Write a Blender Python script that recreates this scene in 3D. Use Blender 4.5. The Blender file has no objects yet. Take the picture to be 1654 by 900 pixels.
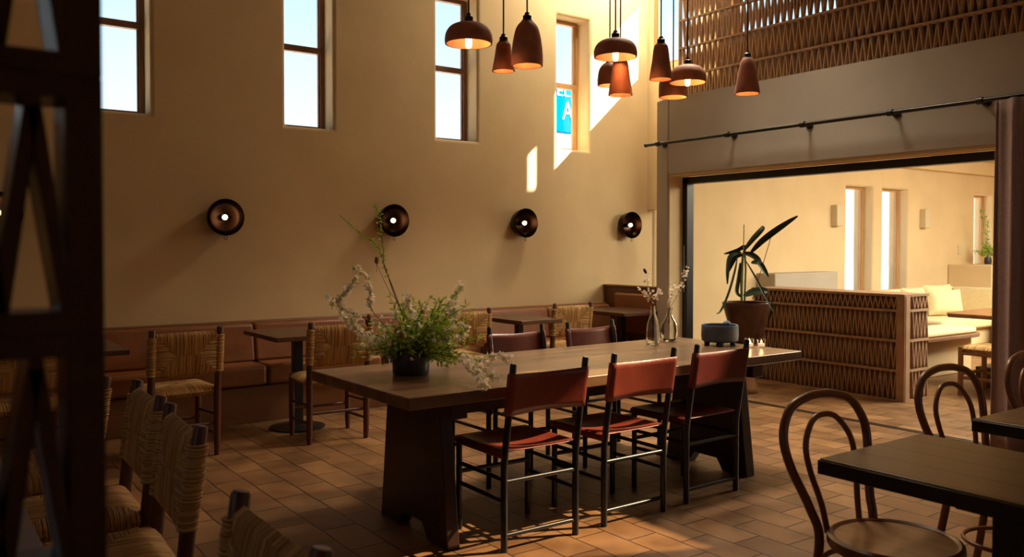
import bpy, bmesh, math, random
from mathutils import Vector, Matrix
PI = math.pi
R = math.radians
scn = bpy.context.scene
COL = scn.collection

# ------------------------------------------------------------------ camera
cam_d = bpy.data.cameras.new('camera')
cam = bpy.data.objects.new('camera', cam_d)
COL.objects.link(cam)
cam.location = (0, 0, 1.42)
cam.rotation_euler = (R(90 - 1.2), 0, R(-35.87))
cam_d.sensor_width = 36
cam_d.lens = 1377 / 1654 * 36
cam_d.shift_y = -24.2 / 1654
cam_d.clip_start = 0.05
cam_d.dof.use_dof = True
cam_d.dof.focus_distance = 5.0
cam_d.dof.aperture_fstop = 3.6
scn.camera = cam

# ------------------------------------------------------------------ colour management
scn.view_settings.view_transform = 'Standard'
scn.view_settings.look = 'None'
scn.view_settings.gamma = 1
scn.view_settings.use_curve_mapping = False
scn.view_settings.exposure = 0.0
scn.cycles.use_denoising = True
scn.cycles.max_bounces = 10
scn.cycles.diffuse_bounces = 6
scn.cycles.glossy_bounces = 4
scn.cycles.transmission_bounces = 10
scn.cycles.transparent_max_bounces = 12
scn.cycles.sample_clamp_indirect = 6
scn.cycles.caustics_reflective = False
scn.cycles.caustics_refractive = False

# ------------------------------------------------------------------ sky
SKY = 1.6
world = bpy.data.worlds.new('sky')
scn.world = world
world.use_nodes = True
wn = world.node_tree
wn.nodes.clear()
w_out = wn.nodes.new('ShaderNodeOutputWorld')
w_bg = wn.nodes.new('ShaderNodeBackground')
w_tc = wn.nodes.new('ShaderNodeTexCoord')
w_sep = wn.nodes.new('ShaderNodeSeparateXYZ')
w_ramp = wn.nodes.new('ShaderNodeValToRGB')
wn.links.new(w_tc.outputs['Generated'], w_sep.inputs[0])
wn.links.new(w_sep.outputs['Z'], w_ramp.inputs[0])
wn.links.new(w_ramp.outputs[0], w_bg.inputs[0])
wn.links.new(w_bg.outputs[0], w_out.inputs[0])
cr = w_ramp.color_ramp
cr.elements[0].position = 0.0; cr.elements[0].color = (0.80, 0.84, 0.86, 1)
cr.elements[1].position = 0.9; cr.elements[1].color = (0.16, 0.38, 0.72, 1)
e = cr.elements.new(0.13); e.color = (0.68, 0.84, 0.93, 1)
e = cr.elements.new(0.30); e.color = (0.44, 0.72, 0.92, 1)
w_bg.inputs[1].default_value = SKY

# ------------------------------------------------------------------ sun
sun_d = bpy.data.lights.new('sun', 'SUN')
sun_d.energy = 60
sun_d.angle = R(0.6)
sun_d.color = (1.0, 0.86, 0.66)
sun = bpy.data.objects.new('sun', sun_d)
COL.objects.link(sun)
sun.rotation_euler = Vector((1.0, -0.45, 0.9)).to_track_quat('Z', 'Y').to_euler()

def area(name, loc, aim, sx, sy, power, color, spread=PI):
    d = bpy.data.lights.new(name, 'AREA')
    d.shape = 'RECTANGLE'; d.size = sx; d.size_y = sy
    d.energy = power; d.color = color; d.spread = spread
    o = bpy.data.objects.new(name, d)
    COL.objects.link(o)
    o.location = loc
    o.rotation_euler = (-Vector(aim)).to_track_quat('Z', 'Y').to_euler()
    return o
# added area lights for unseen lamps, brighten the back dining room
area('back_room_fill', (9.6, 3.2, 2.70), (0, 0.25, -1), 3.0, 1.6, 300, (1.0, 0.90, 0.66))
area('back_room_fill', (13.0, 3.2, 2.70), (0, 0.25, -1), 3.0, 1.6, 300, (1.0, 0.90, 0.66))
# added fill light, brightens the window wall toward the corner
area('hall_fill', (6.45, 6.35, 4.95), (-0.25, 0.6, -0.8), 0.9, 0.6, 78, (1.0, 0.86, 0.60))

# added fill above the right end of the long table, brightens its top
area('hall_fill', (5.2, 4.6, 5.1), (-0.15, -0.1, -1), 1.0, 1.0, 60, (1.0, 0.84, 0.62), R(80))

# ------------------------------------------------------------------ materials
def mat(name, color, rough=0.6, metal=0.0, spec=0.5):
    m = bpy.data.materials.new(name)
    m.use_nodes = True
    b = m.node_tree.nodes['Principled BSDF']
    b.inputs['Base Color'].default_value = (*color, 1)
    b.inputs['Roughness'].default_value = rough
    b.inputs['Metallic'].default_value = metal
    b.inputs['Specular IOR Level'].default_value = spec
    return m

def nodes(m):
    nt = m.node_tree
    return nt, nt.nodes['Principled BSDF']

def noise_mat(name, c1, c2, scale=5, rough=0.6, bump=0.0, stretch=(1, 1, 1), detail=4, metal=0, spec=0.5, bscale=None, lo=0.35, hi=0.65, rr=None):
    m = mat(name, c1, rough, metal, spec)
    nt, b = nodes(m)
    tc = nt.nodes.new('ShaderNodeTexCoord')
    mp = nt.nodes.new('ShaderNodeMapping')
    mp.inputs['Scale'].default_value = stretch
    n = nt.nodes.new('ShaderNodeTexNoise')
    n.inputs['Scale'].default_value = scale
    n.inputs['Detail'].default_value = detail
    r = nt.nodes.new('ShaderNodeValToRGB')
    r.color_ramp.elements[0].position = lo; r.color_ramp.elements[0].color = (*c1, 1)
    r.color_ramp.elements[1].position = hi; r.color_ramp.elements[1].color = (*c2, 1)
    nt.links.new(tc.outputs['Object'], mp.inputs[0])
    nt.links.new(mp.outputs[0], n.inputs[0])
    nt.links.new(n.outputs[0], r.inputs[0])
    nt.links.new(r.outputs[0], b.inputs['Base Color'])
    if rr:
        q = nt.nodes.new('ShaderNodeMapRange')
        q.inputs[3].default_value = rr[0]; q.inputs[4].default_value = rr[1]
        nt.links.new(n.outputs[0], q.inputs[0])
        nt.links.new(q.outputs[0], b.inputs['Roughness'])
    if bump:
        n2 = n
        if bscale:
            n2 = nt.nodes.new('ShaderNodeTexNoise')
            n2.inputs['Scale'].default_value = bscale
            n2.inputs['Detail'].default_value = 5
            nt.links.new(mp.outputs[0], n2.inputs[0])
        bp = nt.nodes.new('ShaderNodeBump')
        bp.inputs['Strength'].default_value = bump
        bp.inputs['Distance'].default_value = 0.01
        nt.links.new(n2.outputs[0], bp.inputs['Height'])
        nt.links.new(bp.outputs[0], b.inputs['Normal'])
    return m

def island_mat(name, c1, c2, rough=0.7, spec=0.3, trans=None):
    m = mat(name, c1, rough, 0, spec)
    nt, b = nodes(m)
    g = nt.nodes.new('ShaderNodeNewGeometry')
    r = nt.nodes.new('ShaderNodeValToRGB')
    r.color_ramp.elements[0].color = (*c1, 1)
    r.color_ramp.elements[1].color = (*c2, 1)
    nt.links.new(g.outputs['Random Per Island'], r.inputs[0])
    nt.links.new(r.outputs[0], b.inputs['Base Color'])
    if trans:
        t = nt.nodes.new('ShaderNodeBsdfTranslucent'); x = nt.nodes.new('ShaderNodeMixShader')
        x.inputs[0].default_value = trans
        nt.links.new(r.outputs[0], t.inputs[0])
        nt.links.new(b.outputs[0], x.inputs[1]); nt.links.new(t.outputs[0], x.inputs[2])
        nt.links.new(x.outputs[0], nt.nodes['Material Output'].inputs[0])
    return m

def emit_mat(name, color, strength):
    m = mat(name, color, 0.4)
    b = m.node_tree.nodes['Principled BSDF']
    b.inputs['Emission Color'].default_value = (*color, 1)
    b.inputs['Emission Strength'].default_value = strength
    return m

def glass_mat(name, tint=(1, 1, 1), gloss=0.06):
    # thin pane: see-through with a faint reflection
    m = bpy.data.materials.new(name)
    m.use_nodes = True
    nt = m.node_tree
    nt.nodes.clear()
    o = nt.nodes.new('ShaderNodeOutputMaterial')
    t = nt.nodes.new('ShaderNodeBsdfTransparent'); t.inputs[0].default_value = (*tint, 1)
    g = nt.nodes.new('ShaderNodeBsdfGlossy'); g.inputs['Roughness'].default_value = 0.02
    mx = nt.nodes.new('ShaderNodeMixShader')
    mx.inputs[0].default_value = gloss * 0.5
    nt.links.new(t.outputs[0], mx.inputs[1]); nt.links.new(g.outputs[0], mx.inputs[2])
    nt.links.new(mx.outputs[0], o.inputs[0])
    return m

M = {}
M['plaster'] = noise_mat('cream_plaster', (0.66, 0.515, 0.31), (0.72, 0.57, 0.35), 1.6, 0.85, 0.25, bscale=9, spec=0.15)
M['plaster_pier'] = noise_mat('taupe_plaster', (0.43, 0.39, 0.33), (0.47, 0.43, 0.365), 2.0, 0.85, 0.2, bscale=9, spec=0.15)
M['ceiling'] = noise_mat('ceiling_plaster', (0.60, 0.48, 0.30), (0.64, 0.52, 0.33), 2, 0.9, spec=0.1)
M['dark_wood'] = noise_mat('dark_wood', (0.018, 0.007, 0.004), (0.045, 0.017, 0.009), 4, 0.38, 0.08, stretch=(1, 1, 0.15), bscale=30)
M['rush_frame'] = noise_mat('chair_wood', (0.060, 0.018, 0.009), (0.12, 0.038, 0.018), 6, 0.4, 0.05, stretch=(1, 1, 0.2), bscale=30)
M['trim_wood'] = noise_mat('window_wood', (0.20, 0.09, 0.05), (0.28, 0.13, 0.07), 6, 0.45, 0.05, stretch=(1, 1, 0.2))
M['pale_wood'] = noise_mat('pale_window_wood', (0.48, 0.26, 0.11), (0.56, 0.33, 0.15), 6, 0.5, 0.05, stretch=(1, 1, 0.2))
M['black_metal'] = noise_mat('black_metal', (0.010, 0.010, 0.011), (0.016, 0.015, 0.016), 20, 0.32, 0.03, spec=0.5)
M['black_frame'] = mat('black_frame', (0.012, 0.011, 0.011), 0.4)
M['leather_red'] = noise_mat('oxblood_leather', (0.17, 0.026, 0.015), (0.25, 0.046, 0.025), 5, 0.36, 0.10, bscale=60, rr=(0.28, 0.46))
M['leather_brown'] = noise_mat('chocolate_leather', (0.10, 0.028, 0.02), (0.15, 0.045, 0.03), 5, 0.36, 0.10, bscale=60, rr=(0.28, 0.46))
M['leather_dark'] = noise_mat('plum_leather', (0.10, 0.012, 0.010), (0.14, 0.02, 0.014), 5, 0.38, 0.10, bscale=60, rr=(0.3, 0.46))
M['bench_leather'] = noise_mat('saddle_leather', (0.21, 0.075, 0.028), (0.28, 0.105, 0.04), 3, 0.42, 0.12, bscale=40, rr=(0.34, 0.5))
M['bench_wood'] = noise_mat('bench_wood', (0.15, 0.062, 0.025), (0.21, 0.09, 0.036), 4, 0.45, 0.05, stretch=(0.2, 1, 1))
M['rush'] = island_mat('woven_rush', (0.27, 0.145, 0.048), (0.60, 0.385, 0.155), 0.62)
M['terracotta'] = noise_mat('terracotta', (0.34, 0.125, 0.07), (0.42, 0.165, 0.095), 14, 0.62, 0.12, bscale=60)
M['brick'] = noise_mat('clay_brick', (0.37, 0.235, 0.15), (0.45, 0.30, 0.20), 9, 0.8, 0.15, bscale=60, spec=0.2)
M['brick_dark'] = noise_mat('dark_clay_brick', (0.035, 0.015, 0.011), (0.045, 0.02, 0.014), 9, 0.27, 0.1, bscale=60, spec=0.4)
M['bentwood'] = noise_mat('bent_beech', (0.15, 0.052, 0.018), (0.22, 0.080, 0.028), 6, 0.33, 0.04, stretch=(1, 1, 0.3))
M['seat_ply'] = noise_mat('beech_seat', (0.36, 0.19, 0.08), (0.46, 0.26, 0.12), 4, 0.3, 0.03, stretch=(6, 1, 1))
M['pot_black'] = noise_mat('charcoal_glaze', (0.016, 0.018, 0.022), (0.028, 0.031, 0.036), 8, 0.42, 0.04)
M['bowl_blue'] = noise_mat('blue_grey_stone', (0.055, 0.095, 0.165), (0.085, 0.13, 0.20), 14, 0.7, 0.12, bscale=50)
M['urn'] = noise_mat('brown_glaze', (0.045, 0.016, 0.010), (0.08, 0.028, 0.015), 6, 0.28, 0.04)
M['stump'] = noise_mat('turned_wood', (0.19, 0.085, 0.035), (0.27, 0.13, 0.055), 5, 0.4, 0.05, stretch=(1, 1, 0.3))
M['curtain'] = noise_mat('mauve_cloth', (0.29, 0.205, 0.19), (0.33, 0.235, 0.22), 40, 0.8, 0.1, spec=0.2)
M['cream_cloth'] = noise_mat('cream_linen', (0.66, 0.56, 0.34), (0.72, 0.61, 0.38), 30, 0.85, 0.15, spec=0.1)
M['socket'] = mat('black_socket', (0.012, 0.011, 0.011), 0.35)
M['cord'] = mat('cord', (0.015, 0.013, 0.012), 0.7)
M['bulb'] = emit_mat('filament_bulb', (1.0, 0.66, 0.26), 18)
M['bulb_low'] = emit_mat('warm_bulb', (1.0, 0.60, 0.24), 5)
M['bulb_sconce'] = emit_mat('globe_bulb', (1.0, 0.72, 0.40), 9)
M['bronze'] = noise_mat('dark_bronze', (0.020, 0.009, 0.005), (0.028, 0.012, 0.006), 8, 0.26, 0.0, metal=0.95)
M['glass'] = glass_mat('window_glass')
M['dimming_glass'] = glass_mat('sun_dimming_glass', (0.42, 0.38, 0.33))  # tint added to weaken the sun that reaches the floor
M['stem'] = mat('twig', (0.13, 0.075, 0.03), 0.6)
M['stem_green'] = mat('green_stem', (0.10, 0.16, 0.04), 0.6)
M['leaf'] = island_mat('fresh_leaf', (0.17, 0.34, 0.04), (0.58, 0.68, 0.13), 0.5, trans=0.45)
M['leaf_dark'] = island_mat('deep_leaf', (0.010, 0.022, 0.008), (0.026, 0.050, 0.014), 0.5)
M['blossom'] = island_mat('white_blossom', (0.86, 0.78, 0.64), (0.97, 0.92, 0.82), 0.6, trans=0.4)
M['teasel'] = island_mat('teasel_brown', (0.28, 0.15, 0.06), (0.42, 0.25, 0.11), 0.8)
M['white_plate'] = mat('cream_plate', (0.60, 0.52, 0.36), 0.5)
M['sign_blue'] = mat('sign_blue', (0.0, 0.13, 0.33), 0.8, 0, 0.0)
M['sign_white'] = mat('sign_white', (0.50, 0.55, 0.56), 0.5)
M['flame'] = emit_mat('candle_flame', (1.0, 0.55, 0.2), 14)
M['wax'] = emit_mat('candle_wax', (1.0, 0.62, 0.34), 0.9)
M['asphalt'] = noise_mat('street_ground', (0.28, 0.26, 0.23), (0.34, 0.31, 0.27), 3, 0.9)
M['facade_out'] = noise_mat('pale_render', (0.30, 0.40, 0.47), (0.34, 0.43, 0.50), 3, 0.9)

def real_glass(name):
    m = mat(name, (0.96, 0.97, 0.96), 0.02)
    b = m.node_tree.nodes['Principled BSDF']
    b.inputs['Transmission Weight'].default_value = 1.0
    b.inputs['IOR'].default_value = 1.45
    return m
M['clear_glass'] = real_glass('clear_glass')
M['tealight_glass'] = real_glass('tealight_glass')

def floor_material():
    m = mat('terracotta_floor', (0.3, 0.16, 0.08), 0.5)
    nt, b = nodes(m)
    tc = nt.nodes.new('ShaderNodeTexCoord')
    mp = nt.nodes.new('ShaderNodeMapping')
    mp.inputs['Rotation'].default_value = (0, 0, R(90))
    wob = nt.nodes.new('ShaderNodeTexNoise'); wob.inputs['Scale'].default_value = 5
    mixv = nt.nodes.new('ShaderNodeVectorMath'); mixv.operation = 'MULTIPLY_ADD'
    mixv.inputs[1].default_value = (0.018, 0.018, 0)
    nt.links.new(tc.outputs['Object'], mp.inputs[0])
    nt.links.new(tc.outputs['Object'], wob.inputs[0])
    nt.links.new(wob.outputs['Color'], mixv.inputs[0])
    nt.links.new(mp.outputs[0], mixv.inputs[2])
    br = nt.nodes.new('ShaderNodeTexBrick')
    br.inputs['Scale'].default_value = 1.0
    br.inputs['Brick Width'].default_value = 0.33
    br.inputs['Row Height'].default_value = 0.19
    br.inputs['Mortar Size'].default_value = 0.005
    br.inputs['Mortar Smooth'].default_value = 0.4
    br.inputs['Bias'].default_value = 0.0
    br.inputs['Color1'].default_value = (0.31, 0.172, 0.077, 1)
    br.inputs['Color2'].default_value = (0.185, 0.096, 0.043, 1)
    br.inputs['Mortar'].default_value = (0.075, 0.036, 0.018, 1)
    nt.links.new(mixv.outputs[0], br.inputs[0])
    n = nt.nodes.new('ShaderNodeTexNoise'); n.inputs['Scale'].default_value = 3.5; n.inputs['Detail'].default_value = 8
    nt.links.new(tc.outputs['Object'], n.inputs[0])
    rp = nt.nodes.new('ShaderNodeValToRGB')
    rp.color_ramp.elements[0].position = 0.3; rp.color_ramp.elements[0].color = (0.55, 0.5, 0.45, 1)
    rp.color_ramp.elements[1].position = 0.7; rp.color_ramp.elements[1].color = (1.15, 1.1, 1.0, 1)
    nt.links.new(n.outputs[0], rp.inputs[0])
    mx = nt.nodes.new('ShaderNodeMix'); mx.data_type = 'RGBA'; mx.blend_type = 'MULTIPLY'; mx.inputs[0].default_value = 1
    nt.links.new(br.outputs['Color'], mx.inputs[6]); nt.links.new(rp.outputs[0], mx.inputs[7])
    nt.links.new(mx.outputs[2], b.inputs['Base Color'])
    q = nt.nodes.new('ShaderNodeMapRange'); q.inputs[3].default_value = 0.30; q.inputs[4].default_value = 0.62
    nt.links.new(n.outputs[0], q.inputs[0]); nt.links.new(q.outputs[0], b.inputs['Roughness'])
    inv = nt.nodes.new('ShaderNodeMath'); inv.operation = 'MULTIPLY_ADD'
    inv.inputs[1].default_value = -1.0; inv.inputs[2].default_value = 1.0
    nt.links.new(br.outputs['Fac'], inv.inputs[0])
    ad = nt.nodes.new('ShaderNodeMath'); ad.operation = 'MULTIPLY_ADD'; ad.inputs[1].default_value = 0.5
    nt.links.new(n.outputs[0], ad.inputs[0]); nt.links.new(inv.outputs[0], ad.inputs[2])
    bp = nt.nodes.new('ShaderNodeBump'); bp.inputs['Strength'].default_value = 0.8; bp.inputs['Distance'].default_value = 0.012
    nt.links.new(ad.outputs[0], bp.inputs['Height']); nt.links.new(bp.outputs[0], b.inputs['Normal'])
    return m
M['floor'] = floor_material()

def plank_material(name, c1, c2, width, axis='Y', rough=(0.25, 0.45), grain=9, line=0.004, off=0.0):
    """wood top with planks running along an axis"""
    m = mat(name, c1, 0.35)
    nt, b = nodes(m)
    tc = nt.nodes.new('ShaderNodeTexCoord')
    mp = nt.nodes.new('ShaderNodeMapping')
    mp.inputs['Scale'].default_value = (1, 0.08, 1) if axis == 'Y' else (0.08, 1, 1)
    n = nt.nodes.new('ShaderNodeTexNoise'); n.inputs['Scale'].default_value = grain; n.inputs['Detail'].default_value = 7
    n.inputs['Distortion'].default_value = 0.6
    r = nt.nodes.new('ShaderNodeValToRGB')
    r.color_ramp.elements[0].position = 0.3; r.color_ramp.elements[0].color = (*c1, 1)
    r.color_ramp.elements[1].position = 0.7; r.color_ramp.elements[1].color = (*c2, 1)
    nt.links.new(tc.outputs['Object'], mp.inputs[0]); nt.links.new(mp.outputs[0], n.inputs[0])
    nt.links.new(n.outputs[0], r.inputs[0])
    sp = nt.nodes.new('ShaderNodeSeparateXYZ'); nt.links.new(tc.outputs['Object'], sp.inputs[0])
    a = nt.nodes.new('ShaderNodeMath'); a.operation = 'ADD'; a.inputs[1].default_value = 50 * width + off
    nt.links.new(sp.outputs['X' if axis == 'Y' else 'Y'], a.inputs[0])
    md = nt.nodes.new('ShaderNodeMath'); md.operation = 'MODULO'; md.inputs[1].default_value = width
    nt.links.new(a.outputs[0], md.inputs[0])
    lt = nt.nodes.new('ShaderNodeMath'); lt.operation = 'LESS_THAN'; lt.inputs[1].default_value = line
    nt.links.new(md.outputs[0], lt.inputs[0])
    mx = nt.nodes.new('ShaderNodeMix'); mx.data_type = 'RGBA'
    nt.links.new(lt.outputs[0], mx.inputs[0]); nt.links.new(r.outputs[0], mx.inputs[6])
    mx.inputs[7].default_value = (c1[0] * .10, c1[1] * .10, c1[2] * .10, 1)
    nt.links.new(mx.outputs[2], b.inputs['Base Color'])
    q = nt.nodes.new('ShaderNodeMapRange'); q.inputs[3].default_value = rough[0]; q.inputs[4].default_value = rough[1]
    nt.links.new(n.outputs[0], q.inputs[0]); nt.links.new(q.outputs[0], b.inputs['Roughness'])
    bp = nt.nodes.new('ShaderNodeBump'); bp.inputs['Strength'].default_value = 0.12; bp.inputs['Distance'].default_value = 0.003
    nt.links.new(n.outputs[0], bp.inputs['Height']); nt.links.new(bp.outputs[0], b.inputs['Normal'])
    return m
M['table_top'] = plank_material('long_table_wood', (0.07, 0.034, 0.015), (0.28, 0.155, 0.072), 0.265, 'X', (0.26, 0.40))
M['table_top'].node_tree.nodes['Principled BSDF'].inputs['Coat Weight'].default_value = 0.6
M['table_top'].node_tree.nodes['Principled BSDF'].inputs['Coat Roughness'].default_value = 0.28
M['plank_top'] = plank_material('plank_table_wood', (0.13, 0.078, 0.028), (0.21, 0.125, 0.048), 0.152, 'Y', (0.26, 0.42), off=-0.02, line=0.007)
M['bistro_top'] = plank_material('bistro_wood', (0.060, 0.026, 0.014), (0.10, 0.044, 0.022), 0.3, 'Y', (0.28, 0.42), line=0.0)

# ------------------------------------------------------------------ mesh helpers
class MB:
    def __init__(s):
        s.v = []; s.f = []
    def add(s, vs, fs):
        k = len(s.v)
        s.v += [tuple(v) for v in vs]
        s.f += [tuple(k + i for i in f) for f in fs]
        return s
    def box(s, x0, x1, y0, y1, z0, z1):
        vs = [(x, y, z) for z in (z0, z1) for y in (y0, y1) for x in (x0, x1)]
        return s.add(vs, [(0, 2, 3, 1), (4, 5, 7, 6), (0, 1, 5, 4), (2, 6, 7, 3), (0, 4, 6, 2), (1, 3, 7, 5)])
    def prism(s, poly, a, b, plane='XZ'):
        """poly of 2D points extruded from a to b along the remaining axis"""
        def P(p, t):
            return {'XZ': (p[0], t, p[1]), 'YZ': (t, p[0], p[1]), 'XY': (p[0], p[1], t)}[plane]
        n = len(poly)
        vs = [P(p, a) for p in poly] + [P(p, b) for p in poly]
        fs = [tuple(range(n)), tuple(range(2 * n - 1, n - 1, -1))]
        fs += [(i, n + i, n + (i + 1) % n, (i + 1) % n) for i in range(n)]
        return s.add(vs, fs)
    def tube(s, pts, rad, seg=8, caps=True, squash=None):
        pts = [Vector(p) for p in pts]
        n = len(pts)
        if not hasattr(rad, '__len__'): rad = [rad] * n
        t0 = (pts[1] - pts[0]).normalized()
        up = Vector((0, 0, 1)) if abs(t0.z) < 0.9 else Vector((1, 0, 0))
        nrm = (up - t0 * up.dot(t0)).normalized()
        vs = []
        for i, p in enumerate(pts):
            t = (pts[min(i + 1, n - 1)] - pts[max(i - 1, 0)])
            if t.length < 1e-9: t = t0
            t = t.normalized()
            nrm = nrm - t * nrm.dot(t)
            if nrm.length < 1e-6: nrm = t.orthogonal()
            nrm.normalize()
            bn = t.cross(nrm)
            for k in range(seg):
                a = 2 * PI * k / seg
                q = squash or 1
                vs.append(p + nrm * (math.cos(a) * rad[i]) + bn * (math.sin(a) * rad[i] * q))
        fs = []
        for i in range(n - 1):
            for k in range(seg):
                k2 = (k + 1) % seg
                fs.append((i * seg + k, i * seg + k2, (i + 1) * seg + k2, (i + 1) * seg + k))
        if caps:
            fs.append(tuple(range(seg - 1, -1, -1)))
            fs.append(tuple((n - 1) * seg + k for k in range(seg)))
        return s.add(vs, fs)
    def lathe(s, prof, seg=32, c=(0, 0, 0), axis='Z', close=False):
        vs = []; fs = []
        n = len(prof)
        for r, z in prof:
            for k in range(seg):
                a = 2 * PI * k / seg
                x, y = r * math.cos(a), r * math.sin(a)
                if axis == 'Z': p = (c[0] + x, c[1] + y, c[2] + z)
                elif axis == 'Y': p = (c[0] + x, c[1] + z, c[2] + y)
                else: p = (c[0] + z, c[1] + x, c[2] + y)
                vs.append(p)
        for i in range(n - 1 if not close else n):
            j = (i + 1) % n
            for k in range(seg):
                k2 = (k + 1) % seg
                fs.append((i * seg + k, i * seg + k2, j * seg + k2, j * seg + k))
        if not close:
            if prof[0][0] > 1e-6: fs.append(tuple(range(seg - 1, -1, -1)))
            if prof[-1][0] > 1e-6: fs.append(tuple((n - 1) * seg + k for k in range(seg)))
        return s.add(vs, fs)
    def ball(s, c, r, seg=10, rings=6, sc=(1, 1, 1), d=None):
        q = Vector((0, 0, 1)).rotation_difference(Vector(d).normalized()) if d is not None else None
        vs = []; fs = []
        for i in range(rings + 1):
            ph = PI * i / rings
            for k in range(seg):
                a = 2 * PI * k / seg
                p = Vector((math.sin(ph) * math.cos(a) * r * sc[0], math.sin(ph) * math.sin(a) * r * sc[1], math.cos(ph) * r * sc[2]))
                if q: p = q @ p
                vs.append((c[0] + p.x, c[1] + p.y, c[2] + p.z))
        for i in range(rings):
            for k in range(seg):
                k2 = (k + 1) % seg
                fs.append((i * seg + k, (i + 1) * seg + k, (i + 1) * seg + k2, i * seg + k2))
        return s.add(vs, fs)
    def grid(s, nu, nv, fn, thick=None):
        vs = [fn(i / nu, j / nv) for j in range(nv + 1) for i in range(nu + 1)]
        fs = [(j * (nu + 1) + i, j * (nu + 1) + i + 1, (j + 1) * (nu + 1) + i + 1, (j + 1) * (nu + 1) + i) for j in range(nv) for i in range(nu)]
        return s.add(vs, fs)
    def build(s, name, m, parent=None, bevel=0, smooth=True, solid=0, bseg=2, weld=True):
        me = bpy.data.meshes.new(name)
        me.from_pydata(s.v, [], s.f)
        bm = bmesh.new(); bm.from_mesh(me)
        if weld: bmesh.ops.remove_doubles(bm, verts=bm.verts, dist=1e-6)
        bmesh.ops.recalc_face_normals(bm, faces=bm.faces)
        bm.to_mesh(me); bm.free()
        me.materials.append(m if not isinstance(m, str) else M[m])
        o = bpy.data.objects.new(name, me)
        COL.objects.link(o)
        if parent: o.parent = parent
        if solid:
            sm = o.modifiers.new('solid', 'SOLIDIFY'); sm.thickness = solid; sm.offset = 0
        if bevel:
            b = o.modifiers.new('bevel', 'BEVEL'); b.width = bevel; b.segments = bseg; b.limit_method = 'ANGLE'; b.angle_limit = R(40)
        if smooth:
            me.shade_smooth()
            me.set_sharp_from_angle(angle=R(42))
        return o

def tag(o, label=None, cat=None, group=None, kind=None):
    if label: o['label'] = label
    if cat: o['category'] = cat
    if group: o['group'] = group
    if kind: o['kind'] = kind
    return o
def thing(name, loc, rz, label, cat, group=None):
    o = bpy.data.objects.new(name, None)
    COL.objects.link(o)
    o.empty_display_size = 0.1
    o.location = loc; o.rotation_euler = (0, 0, rz)
    return tag(o, label, cat, group)
def copy_tree(o, parent=None):
    c = o.copy(); COL.objects.link(c)
    if parent: c.parent = parent
    for ch in list(o.children): copy_tree(ch, c)
    return c
def struct(mb, name, m, bevel=0):
    o = mb.build(name, m, bevel=bevel, smooth=False)
    o['kind'] = 'structure'
    return o
def bez(p0, p1, p2, n=10, p3=None):
    out = []
    for i in range(n + 1):
        t = i / n
        if p3 is None:
            out.append(Vector(p0) * (1 - t) ** 2 + Vector(p1) * 2 * t * (1 - t) + Vector(p2) * t * t)
        else:
            out.append(Vector(p0) * (1 - t) ** 3 + Vector(p1) * 3 * t * (1 - t) ** 2 + Vector(p2) * 3 * t * t * (1 - t) + Vector(p3) * t ** 3)
    return out
def crom(pts, n=8):
    """smooth curve through points"""
    P = [Vector(p) for p in pts]
    P = [P[0] * 2 - P[1]] + P + [P[-1] * 2 - P[-2]]
    out = []
    for i in range(1, len(P) - 2):
        for k in range(n):
            t = k / n
            a, b, c, d = P[i - 1], P[i], P[i + 1], P[i + 2]
            out.append(0.5 * ((2 * b) + (c - a) * t + (2 * a - 5 * b + 4 * c - d) * t * t + (3 * b - a - 3 * c + d) * t ** 3))
    out.append(P[-2])
    return out

# ------------------------------------------------------------------ room shell
WY = 7.2; WT = 0.34           # window wall
EX = 7.17; ET = 0.12          # end wall above the opening
def wall_y(mb, y0, y1, x0, x1, z0, z1, holes):
    """wall across X with rectangular holes (xa, xb, za, zb), sorted"""
    x = x0
    for xa, xb, za, zb in holes:
        if xa > x: mb.box(x, xa, y0, y1, z0, z1)
        if za > z0: mb.box(xa, xb, y0, y1, z0, za)
        if zb < z1: mb.box(xa, xb, y0, y1, zb, z1)
        x = xb
    if x < x1: mb.box(x, x1, y0, y1, z0, z1)
def wall_x(mb, x0, x1, y0, y1, z0, z1, holes):
    y = y0
    for ya, yb, za, zb in holes:
        if ya > y: mb.box(x0, x1, y, ya, z0, z1)
        if za > z0: mb.box(x0, x1, ya, yb, z0, za)
        if zb < z1: mb.box(x0, x1, ya, yb, zb, z1)
        y = yb
    if y < y1: mb.box(x0, x1, y, y1, z0, z1)

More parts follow.
